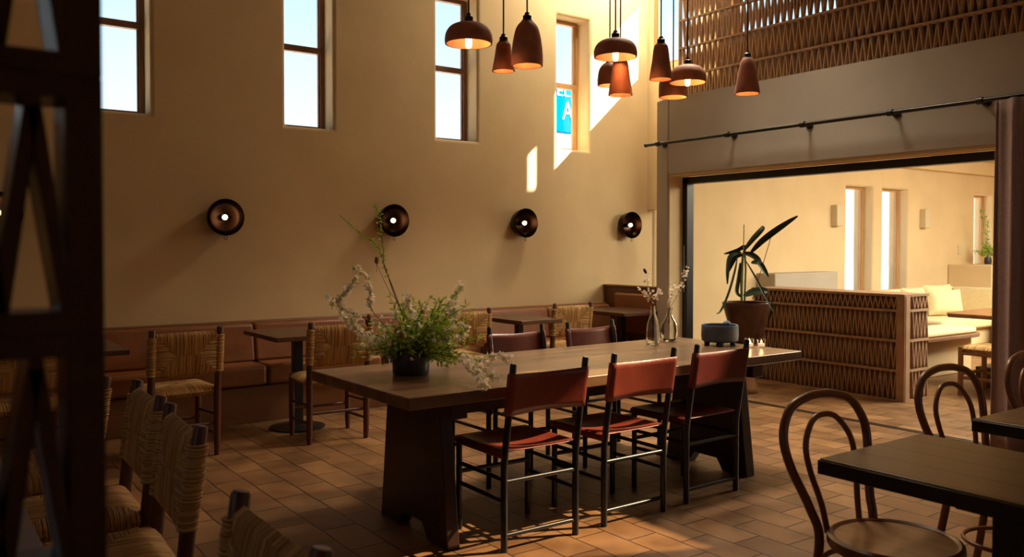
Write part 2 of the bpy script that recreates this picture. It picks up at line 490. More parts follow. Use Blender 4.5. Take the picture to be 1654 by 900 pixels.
def soft_wall(name, m, x0, x1, y, t, z0, z1, holes, zc=None):
    """window wall: one welded skin whose reveals turn in with rounded plaster edges"""
    bm = bmesh.new()
    xs = sorted({x0, x1} | {h[0] for h in holes} | {h[1] for h in holes})
    zs = sorted({z0, z1} | {h[2] for h in holes} | {h[3] for h in holes})
    V = {}
    def gv(i, j, k):
        if (i, j, k) not in V: V[(i, j, k)] = bm.verts.new((xs[i], (y, y + t)[k], zs[j]))
        return V[(i, j, k)]
    def inside(i, j):
        if i < 0 or j < 0 or i >= len(xs) - 1 or j >= len(zs) - 1: return False
        cx, cz = (xs[i] + xs[i + 1]) / 2, (zs[j] + zs[j + 1]) / 2
        return not any(h[0] < cx < h[1] and h[2] < cz < h[3] for h in holes)
    for i in range(len(xs) - 1):
        for j in range(len(zs) - 1):
            if not inside(i, j): continue
            bm.faces.new([gv(i, j, 0), gv(i + 1, j, 0), gv(i + 1, j + 1, 0), gv(i, j + 1, 0)])
            bm.faces.new([gv(i, j, 1), gv(i, j + 1, 1), gv(i + 1, j + 1, 1), gv(i + 1, j, 1)])
            for di, dj, e in ((-1, 0, ((0, 0), (0, 1))), (1, 0, ((1, 1), (1, 0))), (0, -1, ((1, 0), (0, 0))), (0, 1, ((0, 1), (1, 1)))):
                if not inside(i + di, j + dj):
                    (a, b), (c, d) = e
                    bm.faces.new([gv(i + a, j + b, 0), gv(i + c, j + d, 0), gv(i + c, j + d, 1), gv(i + a, j + b, 1)])
    bmesh.ops.recalc_face_normals(bm, faces=bm.faces)
    me = bpy.data.meshes.new(name); bm.to_mesh(me); bm.free()
    me.materials.append(M[m])
    o = bpy.data.objects.new(name, me); COL.objects.link(o)
    b = o.modifiers.new('bevel', 'BEVEL'); b.width = 0.03; b.segments = 3; b.limit_method = 'ANGLE'; b.angle_limit = R(60)
    me.shade_smooth(); me.set_sharp_from_angle(angle=R(60))
    o['kind'] = 'structure'
    return o

hall_wins = [(-1.85, -1.39, 2.47, 3.92), (-0.34, 0.12, 2.47, 3.92), (1.20, 1.66, 2.47, 3.92), (2.77, 3.22, 2.47, 3.92),
             (4.30, 4.78, 2.47, 3.92), (5.81, 6.27, 2.47, 3.92)]
soft_wall('wall_left', 'plaster', -2.8, EX + 0.1, WY, WT, -0.05, 5.25, hall_wins)
back_wins = [(11.20, 11.90, 0.70, 2.30), (12.15, 12.88, 0.70, 2.30), (14.98, 15.65, 0.70, 2.30)]
soft_wall('wall_back_room', 'plaster', EX + 0.1, 16.3, WY, WT, -0.05, 3.1, back_wins)

mb = MB().box(-2.8, 16.3, -2.3, 7.6, -0.12, 0.0)
struct(mb, 'floor', 'floor')
mb = MB().box(-2.9, EX + ET, -2.4, 7.6, 5.2, 5.35)
struct(mb, 'ceiling_hall', 'ceiling')
mb = MB().box(EX + ET, 16.3, -2.4, 7.6, 2.84, 3.0)
struct(mb, 'ceiling_back_room', 'plaster')
mb = MB().box(EX + ET, 16.0, WY - 0.14, WY, 2.62, 2.84)
struct(mb, 'trim_back_room', 'plaster', bevel=0.01)

# end wall over the back-room opening, pierced by high windows (y0, y1, z0, z1)
mb = MB()
end_holes = [(0.75, 1.65, 3.5, 4.95), (4.7, 5.98, 3.6, 4.3), (6.36, 6.455, 3.5, 4.06), (6.48, 7.15, 3.5, 4.45)]
wall_x(mb, EX, EX + ET, -2.3, WY, 2.84, 5.2, end_holes)
mb.box(EX, EX + ET, 6.64, WY, 1.84, 2.84)
struct(mb, 'wall_end', 'plaster')
mb = MB()
wall_x(mb, EX - 0.03, EX - 0.001, -2.04, 6.12, 2.86, 5.19, [(0.75, 1.65, 3.5, 4.95), (4.7, 5.98, 3.6, 4.3)])
struct(mb, 'trim_dark_backing', 'dark_wood')  # dark sheet added behind the screen so its openings look shaded

mb = MB()
wall_y(mb, -2.3, -2.05, -2.8, EX + ET, -0.05, 5.2, [(3.6, 4.6, 1.2, 2.4)])
struct(mb, 'wall_right', 'plaster')
mb = MB().box(EX, 16.3, -2.3, -2.05, -0.05, 2.84)
struct(mb, 'wall_back_room_right', 'plaster')
mb = MB()
wall_x(mb, 16.05, 16.3, -2.05, WY, -0.05, 2.84, [(1.0, 3.0, 0.8, 2.3)])
struct(mb, 'wall_back_room_end', 'plaster')
mb = MB()
wall_x(mb, -2.8, -2.55, -2.05, WY, -0.05, 5.2, [(1.0, 2.0, 1.9, 3.1)])
struct(mb, 'wall_behind', 'plaster')

# facade with the wide opening, at X 6.30 .. 6.75
FX = 6.30; FD = 0.30
mb = MB()
wall_x(mb, FX, FX + FD, -2.05, 6.20, -0.02, 2.89, [(-0.4, 6.04, -0.02, 2.13)])
struct(mb, 'wall_opening', 'plaster_pier', bevel=0.012)
# lighter plaster lining of the opening
mb = MB().box(FX + 0.012, FX + 0.20, 6.025, 6.045, 0, 2.13).box(FX + 0.012, FX + 0.20, -0.4, 6.03, 2.115, 2.135)
struct(mb, 'trim_opening', 'plaster')
fr = thing('sliding_door_frame', (0, 0, 0), 0, 'black metal frame of the folding glass doors round the wide opening', 'door frame')
MB().box(6.50, 6.60, 5.965, 6.025, 0, 2.11).build('jamb', 'black_frame', fr, bevel=0.004)
MB().box(6.50, 6.60, -0.4, 6.025, 2.045, 2.113).build('head_track', 'black_frame', fr, bevel=0.004)
h = MB().box(6.488, 6.50, 5.985, 6.003, 0.95, 1.42).build('pull_handle', mat('steel_handle', (0.35, 0.35, 0.35), 0.3, 0.9), fr, bevel=0.003)
h['label'] = 'long steel handle'
tr = MB().box(6.26, 6.285, -0.4, 6.0, 0.0, 0.004).box(6.31, 6.325, -0.4, 6.0, 0.0, 0.004).build('floor_track', 'black_frame', fr)

def window(name, xa, xb, za, zb, y, wood, bars=(), side='Y', pane='glass'):
    """wood frame, crossbars and one pane set in a reveal"""
    w = bpy.data.objects.new(name, None); COL.objects.link(w); w['kind'] = 'structure'
    def bx(m, a, b, c, d, e, f):
        if side == 'Y': m.box(a, b, c, d, e, f)
        else: m.box(c, d, a, b, e, f)
    f = MB(); t = 0.038
    bx(f, xa - .001, xa + t, y, y + .06, za, zb); bx(f, xb - t, xb + .001, y, y + .06, za, zb)
    bx(f, xa + t, xb - t, y, y + .06, za, za + t); bx(f, xa + t, xb - t, y, y + .06, zb - t, zb)
    bx(f, xa + t, xa + t + .014, y + .018, y + .05, za + t, zb - t); bx(f, xb - t - .014, xb - t, y + .018, y + .05, za + t, zb - t)
    f.build('frame', wood, w, bevel=0.004)['kind'] = 'structure'
    if bars:
        f = MB()
        for z in bars: bx(f, xa + t, xb - t, y - .008, y + .055, z - .028, z + .028)
        f.build('meeting_rail', wood, w, bevel=0.004)['kind'] = 'structure'
    f = MB(); bx(f, xa + t, xb - t, y + .030, y + .033, za + t, zb - t)
    f.build('pane', pane, w, smooth=False)['kind'] = 'structure'
    return w
n = 0
for (xa, xb, za, zb) in hall_wins:
    n += 1
    window('window_%d' % n, xa - 0.0, xb, za, zb, WY + 0.20, 'pale_wood' if xa > 5 else 'trim_wood', (3.20,))
for (xa, xb, za, zb) in back_wins:
    n += 1
    window('window_%d' % n, xa, xb, za, zb, WY + 0.16, 'pale_wood')
for (ya, yb, za, zb) in end_holes:
    if yb - ya < 0.2: continue
    n += 1
    window('window_%d' % n, ya, yb, za, zb, EX + 0.05, 'pale_wood', (), 'X', 'dimming_glass' if ya < 1 else 'glass')  # tinted one is unseen, added to let sun onto the floor
n += 1; window('window_%d' % n, 3.6, 4.6, 1.2, 2.4, -2.2, 'trim_wood', (), 'Y')  # unseen window added to light the plank tables
n += 1; window('window_%d' % n, 1.0, 2.0, 1.9, 3.1, -2.7, 'trim_wood', (), 'X')  # unseen window added for cool light on the facade and dark screen
n += 1; window('window_%d' % n, 1.0, 3.0, 0.8, 2.3, 16.15, 'pale_wood', (), 'X')

struct(MB().box(EX + ET, EX + 1.25, 4.3, 5.99, 4.36, 4.44), 'trim_sun_blocker', 'plaster')  # unseen slab added outside to keep sun off the screen
# ------------------------------------------------------------------ outside
tag(MB().box(-30, 60, 7.8, 60, -0.3, -0.12).build('street_ground', 'asphalt', smooth=False), kind='structure')
sg = thing('street_sign', (0, 0, 0), 0, 'blue sign board with white letters seen outside through the fourth window', 'sign')
def Yp(px, y):   # x of a point on plane Y seen through image column px
    u = (px - 827) / 1377
    return y * (.586 + .810 * u) / (.810 - .586 * u)
SY = 11.5
sx0, sx1 = Yp(888, SY), Yp(925.5, SY)
d_s = 14.0
def Zp(py, px, y):
    u = (px - 827) / 1377
    d = y / (.810 - .586 * u)
    return 1.42 + (397 - py) * d / 1377
sz0, sz1 = Zp(215, 912, SY), Zp(143, 912, SY)
MB().box(sx0, sx1, SY, SY + 0.12, sz0, sz1).build('board', 'sign_blue', sg, bevel=0.01)
MB().box((sx0 + sx1) / 2 - .12, (sx0 + sx1) / 2 + .05, SY + .02, SY + .14, -0.12, sz0).build('post', mat('sign_post', (0.4, 0.5, 0.62), 0.6), sg)
def text(body, x, y, z, size, parent, m='sign_white', rot=(PI / 2, 0, 0), ext=0.003):
    c = bpy.data.curves.new('lettering', 'FONT'); c.body = body; c.size = size; c.extrude = ext
    c.align_x = 'CENTER'; c.align_y = 'CENTER'; c.materials.append(M[m])
    o = bpy.data.objects.new('lettering', c); COL.objects.link(o); o.parent = parent
    me = bpy.data.meshes.new_from_object(o)
    bpy.data.objects.remove(o)
    o = bpy.data.objects.new('lettering', me); COL.objects.link(o); o.parent = parent
    o.location = (x, y, z); o.rotation_euler = rot
    return o
px_m = 1377 / 11.9
t1 = text('A', Yp(916, SY), SY - 0.004, Zp(181, 914, SY), 0.46, sg)
t1.scale = (0.78, 1, 1)
t2 = text('EL', Yp(909, SY), SY - 0.004, Zp(149.5, 912, SY), 0.26, sg)
t2.scale = (1.2, 1, 1)
# ------------------------------------------------------------------ breeze-block screens
def course(L, h, dep, period, strut, plate, phase=0.0, ends=0.0, seed=0):
    """one course along local +X of length L, z 0..h, y 0..dep: plates and zigzag fins"""
    m = MB()
    m.box(0, L, 0, dep, 0, plate); m.box(0, L, 0, dep, h - plate, h)
    half = period / 2
    x = phase
    up = True
    z0, z1 = plate - .001, h - plate + .001
    while x < L:
        a, b = (x, x + half) if up else (x + half, x)
        s = strut / 2
        lo, hi = min(a, b), max(a, b)
        if lo - s >= ends - 1e-4 and hi + s <= L - ends + 1e-4:
            m.prism([(a - s, z0), (a + s, z0), (b + s, z1), (b - s, z1)], 0.001, dep - 0.001, 'XZ')
        x += half; up = not up
    if ends:
        m.box(0, ends, 0, dep, plate, h - plate); m.box(L - ends, L, 0, dep, plate, h - plate)
    return m
# the tall screen on the ledge over the opening, runs down in Y from 6.20
sc = thing('breeze_block_screen', (6.60, 6.17, 2.89), R(-90), 'tan clay breeze-block screen on the ledge above the wide opening', 'screen')
c0 = None
for i in range(5):
    if c0 is None:
        c0 = course(4.15, 0.285, 0.045, 0.070, 0.0115, 0.009).build('block_course', 'brick', sc, smooth=False)
    else:
        c = c0.copy(); COL.objects.link(c); c.parent = sc; c.location = (0, 0, 0.285 * i)
MB().box(0, 0.014, 0, 0.045, 0, 1.42).build('end_strip', 'plaster_pier', sc).location = (-0.016, 0, 0)

# low screen in the back room, an L-shaped block of front leaf, end leaf and rear leaf
ls = thing('low_breeze_block_partition', (0, 0, 0), 0, 'low clay breeze-block partition standing in the back room behind the plant', 'partition')
hh = [0.275, 0.275, 0.275, 0.14]
z = 0
for i, hgt in enumerate(hh):
    f = course(1.70, hgt, 0.11, 0.052, 0.010, 0.012).build('front_course', 'brick', ls, smooth=False)
    f.location = (7.50, 6.44, z); f.rotation_euler = (0, 0, R(-90))
    f.location = (7.39, 4.16, z); f.rotation_euler = (0, 0, R(90)); f.location.x = 7.50
    g = course(0.31, hgt, 0.11, 0.060, 0.011, 0.012).build('end_course', 'brick', ls, smooth=False)
    g.location = (7.505, 4.16, z)
    g2 = course(1.70 - 0.12, hgt, 0.10, 0.052, 0.010, 0.012).build('rear_course', 'brick', ls, smooth=False)
    g2.rotation_euler = (0, 0, R(90)); g2.location = (7.82, 4.275, z)
    z += hgt
MB().box(7.39, 7.82, 4.16, 5.86, 0.966, 0.976).build('cap', 'brick', ls)
MB().box(7.385, 7.4, 4.155, 4.235, 0, 0.96).box(7.4, 7.47, 4.150, 4.16, 0, 0.96).build('corner_post', 'brick', ls)

# dark screen close to the entrance
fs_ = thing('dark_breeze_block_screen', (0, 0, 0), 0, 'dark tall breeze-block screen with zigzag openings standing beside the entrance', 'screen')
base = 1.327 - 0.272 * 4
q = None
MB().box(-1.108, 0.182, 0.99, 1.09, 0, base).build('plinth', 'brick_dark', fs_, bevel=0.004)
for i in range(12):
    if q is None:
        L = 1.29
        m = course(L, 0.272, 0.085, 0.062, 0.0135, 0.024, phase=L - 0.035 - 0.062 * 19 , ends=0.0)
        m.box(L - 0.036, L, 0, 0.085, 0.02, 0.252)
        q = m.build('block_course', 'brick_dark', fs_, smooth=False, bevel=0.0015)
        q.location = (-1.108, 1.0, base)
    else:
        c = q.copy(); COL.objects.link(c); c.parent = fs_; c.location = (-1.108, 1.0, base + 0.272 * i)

# ------------------------------------------------------------------ curtain and rod
rod = thing('curtain_rod', (0, 0, 0), 0, 'black iron curtain rod with brackets across the wall above the opening', 'curtain rod')
MB().tube([(6.20, 6.24, 2.44), (6.20, -0.4, 2.44)], 0.016, 12).ball((6.20, 6.25, 2.44), 0.022).build('pole', 'black_metal', rod)
for y in (6.08, 5.20, 4.40, 3.62, 2.95, 1.9):
    MB().tube([(6.20, y + .02, 2.44), (6.20, y - .02, 2.44)], 0.026, 12).tube([(6.20, y, 2.44), (6.305, y, 2.44)], 0.011, 8).tube([(6.292, y, 2.44), (6.30, y, 2.44)], 0.034, 14).build('bracket', 'black_metal', rod)
cu = MB()
def cf(u, v):
    y = 2.82 - 1.25 * u
    ph = u * 2 * PI * 7.5
    amp = 0.045 + 0.012 * math.sin(u * 9)
    return (6.14 + amp * math.sin(ph) * (0.55 + 0.45 * v) + 0.012 * math.sin(ph * 2.3 + 1), y + 0.014 * math.sin(ph + v * 1.2), 2.42 - 2.41 * v)
cu.grid(150, 24, cf)
cu = cu.build('curtain', 'curtain', solid=0.005)
tag(cu, 'long mauve curtain hanging in folds from the black rod', 'curtain')

# ------------------------------------------------------------------ banquette along the window wall
bq = thing('leather_banquette', (0, 0, 0), 0, 'long saddle-brown leather banquette built along the window wall', 'banquette')
MB().box(-2.5, 6.498, 6.76, 7.19, 0.0, 0.29).build('base_panel', 'bench_wood', bq, bevel=0.004)
MB().box(-2.5, 6.438, 7.10, 7.195, 0.29, 0.785).build('back_frame', 'bench_wood', bq, bevel=0.01)
xs = [-2.5, -1.35, -0.1, 1.15, 2.42, 3.45, 4.5, 5.55, 6.436]
def pillowbox(x0, x1, y0, y1, z0, z1, tilt=0):
    return MB().box(x0, x1, y0, y1, z0, z1)
for a, b in zip(xs[:-1], xs[1:]):
    s = MB().box(a + .004, b - .004, 6.70, 7.10, 0.30, 0.46).build('seat_cushion', 'bench_leather', bq, bevel=0.03, bseg=4)
    m = MB().prism([(7.10, 0.462), (6.985, 0.462), (7.03, 0.765), (7.10, 0.775)], a + .004, b - .004, 'YZ')
    m.build('back_cushion', 'bench_leather', bq, bevel=0.02, bseg=3)
# return at the far end, by the pier
rt = thing('banquette_return', (0, 0, 0), 0, 'taller banquette return in saddle-brown leather where the bench meets the pier', 'banquette')
MB().box(6.50, 6.56, 6.22, 7.195, 0.29, 0.965).build('back_frame', 'bench_wood', rt, bevel=0.006)
MB().box(6.47, 6.58, 6.20, 7.197, 0.965, 0.985).build('top_rail', 'bench_wood', rt, bevel=0.004)
MB().box(6.44, 6.498, 6.25, 6.98, 0.47, 0.90).build('back_cushion', 'bench_leather', rt, bevel=0.02, bseg=3)
MB().box(6.50, 6.56, 6.22, 7.195, 0.0, 0.29).build('base_panel', 'bench_wood', rt, bevel=0.004)

# ------------------------------------------------------------------ bistro tables
def bistro(loc, label, w=0.60, dy=0.72):
    t = thing('bistro_table', loc, 0, label, 'table', 'bistro tables along the banquette')
    MB().box(-w / 2, w / 2, -dy / 2, dy / 2, 0.715, 0.75).build('tabletop', 'bistro_top', t, bevel=0.004)
    MB().box(-0.035, 0.035, -0.035, 0.035, 0.03, 0.715).build('pedestal', 'black_metal', t, bevel=0.003)
    MB().lathe([(0.0, 0), (0.21, 0), (0.21, 0.012), (0.06, 0.03), (0.0, 0.03)], 32).build('base_plate', 'black_metal', t)
    MB().box(-0.2, 0.2, -0.2, 0.2, 0.700, 0.716).build('top_bracket', 'black_metal', t)
    return t
bt = bistro((0.92, 6.26, 0), 'bistro table with dark wooden top next to the dark breeze-block screen')
for x, y, lab in ((2.53, 6.36, 'dark-topped bistro table between the first two rush-backed chairs at the bench'),
                  (4.722, 6.42, 'bistro table showing between the rush chair behind the flowers and the next'),
                  (6.135, 6.535, 'bistro table in the corner, nearest the tall banquette return')):
    t = copy_tree(bt); t.location = (x, y, 0); t['label'] = lab; t.scale.x = .78 if 4 < x < 5 else 1

# ------------------------------------------------------------------ rush chair (faces +Y, back at y = 0)
def strand_panel(w, h, thick, sp=0.0085, rad=0.0052, seed=1, puff=0.008, wrap_rail=0.012):
    """rush panel centred at the origin in the XZ plane: strands run from each edge in to the diagonals"""
    rng = random.Random(seed)
    m = MB()
    def surf(x, z):
        # slightly pillowed face height
        e = min(w / 2 - abs(x), h / 2 - abs(z))
        return thick / 2 + puff * min(1, max(0, e) / 0.05) * 1.0
    def strand(kind, s, sgn):
        # from the diagonal on the front face, over the edge, to the diagonal on the back
        lim = (h / 2 - max(0, abs(s) - (w / 2 - h / 2))) if kind == 'V' else min(w / 2, h / 2 - abs(s))
        edge = h / 2 if kind == 'V' else w / 2
        inner = edge - max(lim, 0.012)
        if kind == 'V': inner = edge - min(h / 2, w / 2 - abs(s))
        else: inner = edge - (h / 2 - abs(s)) - 0.0
        if edge - inner < 0.006: return
        pts = []
        J = lambda a: rng.uniform(-a, a)
        j = J(0.0022)
        n = 4
        for face in (1, -1):
            seq = []
            for k in range(n + 1):
                t = inner + (edge - inner) * k / n
                c = (s + j + J(0.0012), sgn * t) if kind == 'V' else (sgn * t, s + j + J(0.0012))
                seq.append((c[0], -face * (surf(*c) + J(0.0012)), c[1]))
            if face == -1: seq = seq[::-1]
            pts += seq
            if face == 1:
                o = edge + thick * 0.45
                pts.append((s + j, 0, sgn * o) if kind == 'V' else (sgn * o, 0, s + j))
        m.tube(pts, rad * rng.uniform(0.85, 1.15), 5, caps=False)
    k = int(w / sp)
    for i in range(k):
        s = -w / 2 + (i + .5) * w / k
        strand('V', s, 1); strand('V', s, -1)
    k = int(h / sp)
    for i in range(k):
        s = -h / 2 + (i + .5) * h / k
        strand('H', s, 1); strand('H', s, -1)
    # core so nothing shows between strands
    m.box(-w / 2 + .01, w / 2 - .01, -thick / 2 + .004, thick / 2 - .004, -h / 2 + .01, h / 2 - .01)
    return m
RG = 'rush-backed chairs'
def make_rush(label):
    t = thing('rush_chair', (0, 0, 0), 0, label, 'chair', RG)
    W = 0.215
    for sx in (-1, 1):
        MB().tube([(sx * W, 0.035, 0), (sx * W, 0.028, 0.06), (sx * W, 0.020, 0.42), (sx * (W + .002), -0.005, 0.66), (sx * (W + .004), -0.035, 0.872), (sx * (W + .004), -0.037, 0.880)],
                  [0.017, 0.021, 0.024, 0.024, 0.022, 0.017], 16).build('leg', 'rush_frame', t)
        MB().tube([(sx * (W + .005), 0.415, 0), (sx * (W + .005), 0.415, 0.08), (sx * (W + .005), 0.415, 0.40), (sx * (W + .005), 0.415, 0.462)],
                  [0.016, 0.021, 0.022, 0.019], 16).build('leg', 'rush_frame', t)
    bars = [((sx * W, 0.03, z + .02), (sx * (W + .004), 0.41, z), .011) for z in (0.13, 0.26) for sx in (-1, 1)]
    bars += [((-W, 0.415, 0.20), (W, 0.415, 0.20), .012), ((-W, 0.03, 0.22), (W, 0.03, 0.22), .011)]
    for a, b, r in bars: MB().tube([a, b], r, 10).build('stretcher', 'rush_frame', t)
    p = strand_panel(0.405, 0.262, 0.034, seed=3)
    b = p.build('rush_back', 'rush', t, weld=False)
    b.location = (0, -0.012, 0.705); b.rotation_euler = (R(8), 0, 0)
    # wrapped posts: strands going round the uprights at the panel height
    rng = random.Random(9)
    for sx in (-1, 1):
        m = MB()
        for k in range(25):
            z = 0.578 + k * 0.0102
            cy = 0.006 - 0.038 * (z - 0.578) / 0.29
            r = 0.0275 + rng.uniform(-.001, .0012)
            cx = sx * (W + .003)
            m.tube([(cx + r * math.cos(a), cy + r * math.sin(a), z + rng.uniform(-.0006, .0006)) for a in [2 * PI * i / 14 for i in range(15)]], 0.0050, 5, caps=False)
        m.build('post_wrapping', 'rush', t, weld=False)['kind'] = 'stuff'
    s = strand_panel(0.44, 0.385, 0.040, seed=5, puff=0.014).build('rush_seat', 'rush', t, weld=False)
    s.location = (0, 0.222, 0.443); s.rotation_euler = (R(-90), 0, 0)
    return t
rc = make_rush('rush-backed wooden chair facing the first bistro table right of the dark screen')
rc.location = (1.54, 5.80, 0); rc.rotation_euler = (0, 0, R(3))
rush_spots = [
    (0.62, 5.78, 2, 'rush-backed chair mostly hidden behind the dark screen, tucked to the banquette'),
    (2.585, 5.70, -4, 'rush-backed chair at the banquette just behind the left end of the long table'),
    (3.96, 6.15, 0, 'rush-backed chair at the banquette, partly hidden by the flower arrangement'),
    (5.20, 6.235, 0, 'golden rush-backed chair at the banquette above the far dark leather chairs'),
    (0.575, 1.645, 90, 'lowest rush-backed chair, only the top of its back in view'),
    (0.712, 2.83, 87, 'rush-backed chair in side view with its dark wrapped post beside the floor tiles'),
    (0.742, 3.44, 88, 'rush-backed chair in side view with its woven seat showing beside the dark screen'),
    (0.665, 4.06, 90, 'rush-backed chair whose single post peeks out from behind the dark screen'),
]
for x, y, a, lab in rush_spots:
    t = copy_tree(rc); t.location = (x, y, 0); t.rotation_euler = (0, 0, R(a)); t['label'] = lab
# the plain table those side-on chairs face, behind the screen
st = thing('side_table', (-0.12, 2.7, 0), 0, 'dark dining table behind the dark breeze-block screen', 'table')
MB().box(-0.38, 0.38, -1.5, 1.5, 0.71, 0.75).build('tabletop', 'bistro_top', st, bevel=0.004)
for sx in (-1, 1):
    for sy in (-1, 1): MB().box(sx * .33 - .03, sx * .33 + .03, sy * 1.4 - .03, sy * 1.4 + .03, 0, 0.71).build('leg', 'dark_wood', st, bevel=0.003)

# ------------------------------------------------------------------ long table
lt = thing('long_dining_table', (0, 0, 0), 0, 'long dark wooden communal table with slab legs in the middle of the room', 'table')
MB().prism([(1.81, 3.275), (4.655, 3.30), (4.63, 4.35), (1.80, 4.33)], 0.695, 0.752, 'XY').build('tabletop', 'table_top', lt, bevel=0.005)
def slab(x0, x1):
    ya, yb = 3.36, 4.03
    poly = [(ya, 0), (ya + .19, 0), (ya + .24, .075), (yb - .24, .075), (yb - .19, 0), (yb, 0), (yb - .075, 0.64), (ya + .075, 0.64)]
    return MB().prism(poly, x0, x1, 'YZ')
for x0, x1 in ((2.06, 2.13), (4.20, 4.28)):
    slab(x0, x1).build('slab_leg', 'dark_wood', lt, bevel=0.006)
    MB().box(x0 - .01, x1 + .01, 3.31, 4.20, 0.62, 0.695).build('cross_batten', 'dark_wood', lt, bevel=0.004)
MB().box(2.13, 4.20, 3.665, 3.735, 0.56, 0.66).build('stretcher_beam', 'dark_wood', lt, bevel=0.004)

# ------------------------------------------------------------------ leather sling chairs (faces +Y, back at y = 0)
def make_leather(label, m_leather):
    t = thing('leather_chair', (0, 0, 0), 0, label, 'chair', 'leather sling chairs round the long table')
    W = 0.212
    for sx in (-1, 1):
        MB().tube([(sx * W, 0.0, 0), (sx * W, 0.0, 0.40), (sx * W, -0.008, 0.46), (sx * W, -0.075, 0.878), (sx * W, -0.0765, 0.885)], [0.0165, 0.0165, 0.0165, 0.0155, 0.011], 12).build('leg', 'black_metal', t)
        MB().tube([(sx * W, 0.40, 0), (sx * W, 0.40, 0.452)], 0.0155, 12).build('leg', 'black_metal', t)
    bars = []
    for sx in (-1, 1):
        bars += [((sx * W, 0.0, 0.448), (sx * W, 0.41, 0.452), .014), ((sx * W, 0.0, 0.335), (sx * W, 0.40, 0.335), .0105), ((sx * W, 0.0, 0.235), (sx * W, 0.40, 0.235), .0105)]
    bars += [((-W, 0.0, 0.325), (W, 0.0, 0.325), .0115), ((-W, 0.0, 0.075), (W, 0.0, 0.075), .0115), ((-W, 0.40, 0.29), (W, 0.40, 0.29), .0115)]
    for a, b, r in bars: MB().tube([a, b], r, 10).build('stretcher', 'black_metal', t)
    # back sling: wraps the posts, sags back between them
    def post_y(z): return -0.008 - 0.067 * (z - 0.46) / 0.418
    m = MB()
    def bf(u, v):
        z = 0.645 + 0.19 * v + 0.006 * math.cos(u * 2 * PI) * (v - .5)
        a = u * 2 - 1
        if abs(a) > 0.86:       # round the post
            k = (abs(a) - 0.86) / 0.14
            ang = k * PI * 1.0
            s = 1 if a > 0 else -1
            return (s * (W + 0.021 * math.sin(ang)), post_y(z) - 0.021 * math.cos(ang), z)
        x = a / 0.86 * W
        return (x, post_y(z) - 0.021 + 0.020 * (math.cos(a / 0.86 * PI / 2)) ** 1.0, z)
    m.grid(44, 6, bf)
    m.build('leather_back', m_leather, t, solid=0.0045)
    m = MB()
    def sf(u, v):
        y = -0.012 + 0.43 * v
        a = u * 2 - 1
        sag = 0.022 * (1 - a * a / 0.74) * math.sin(PI * min(1, max(0, v))) ** 0.5
        if abs(a) > 0.86:
            k = (abs(a) - 0.86) / 0.14
            ang = k * PI * 0.9
            s = 1 if a > 0 else -1
            return (s * (W + 0.018 * math.sin(ang)), y, 0.450 + 0.018 * math.cos(ang))
        return (a / 0.86 * W, y, 0.468 - sag)
    m.grid(40, 12, sf)
    m.build('leather_seat', m_leather, t, solid=0.005)
    return t
lc = make_leather('red leather sling chair nearest the flower end of the long table, near side', 'leather_red')
lc.location = (2.48, 3.195, 0); lc.rotation_euler = (0, 0, R(-1))
def variant(src, m):
    t = copy_tree(src)
    for ch in t.children:
        if ch.name.startswith('leather_'):
            ch.data = ch.data.copy(); ch.data.materials[0] = M[m]
    return t
for x, y, a, m, lab in ((3.10, 3.20, 0, 'leather_red', 'middle red leather sling chair on the near side of the long table'),
                        (3.725, 3.225, 1, 'leather_dark', 'dark red leather sling chair in front of the blue bowl'),
                        (2.585, 4.50, 180, 'leather_brown', 'leather sling chair on the far side, its back hidden behind the flower pot'),
                        (3.36, 4.53, 178, 'leather_brown', 'brown leather sling chair on the far side, back showing right of the flowers'),
                        (4.02, 4.53, 181, 'leather_brown', 'brown leather sling chair on the far side, back showing left of the glass vases')):
    t = variant(lc, m); t.location = (x, y, 0); t.rotation_euler = (0, 0, R(a)); t['label'] = lab

# ------------------------------------------------------------------ plank tables and bentwood chairs on the right
def plank_table(loc, label):
    t = thing('plank_table', loc, 0, label, 'table', 'plank-topped tables')
    MB().box(-0.30, 0.30, -0.45, 0.45, 0.712, 0.75).build('tabletop', 'plank_top', t, bevel=0.003)
    MB().box(-0.305, 0.305, -0.455, 0.455, 0.700, 0.744).build('edge_band', 'black_metal', t, bevel=0.002)
    MB().box(-0.045, 0.045, -0.045, 0.045, 0.02, 0.70).build('pedestal', 'black_metal', t, bevel=0.004)
    MB().box(-0.24, 0.24, -0.32, 0.32, 0.0, 0.02).build('base_plate', 'black_metal', t, bevel=0.004)
    MB().box(-0.25, 0.25, -0.05, 0.05, 0.68, 0.70).build('top_bracket', 'black_metal', t, bevel=0.002)
    return t
pt = plank_table((2.655, 1.15, 0), 'plank-topped table with black edge in front, its corner toward the bentwood chair')
t = copy_tree(pt); t.location = (3.68, 1.17, 0); t['label'] = 'plank-topped table behind the nearer one, in front of the curtain'
t = copy_tree(pt); t.location = (4.70, 1.17, 0); t['label'] = 'plank-topped table beyond the other two near the curtain'

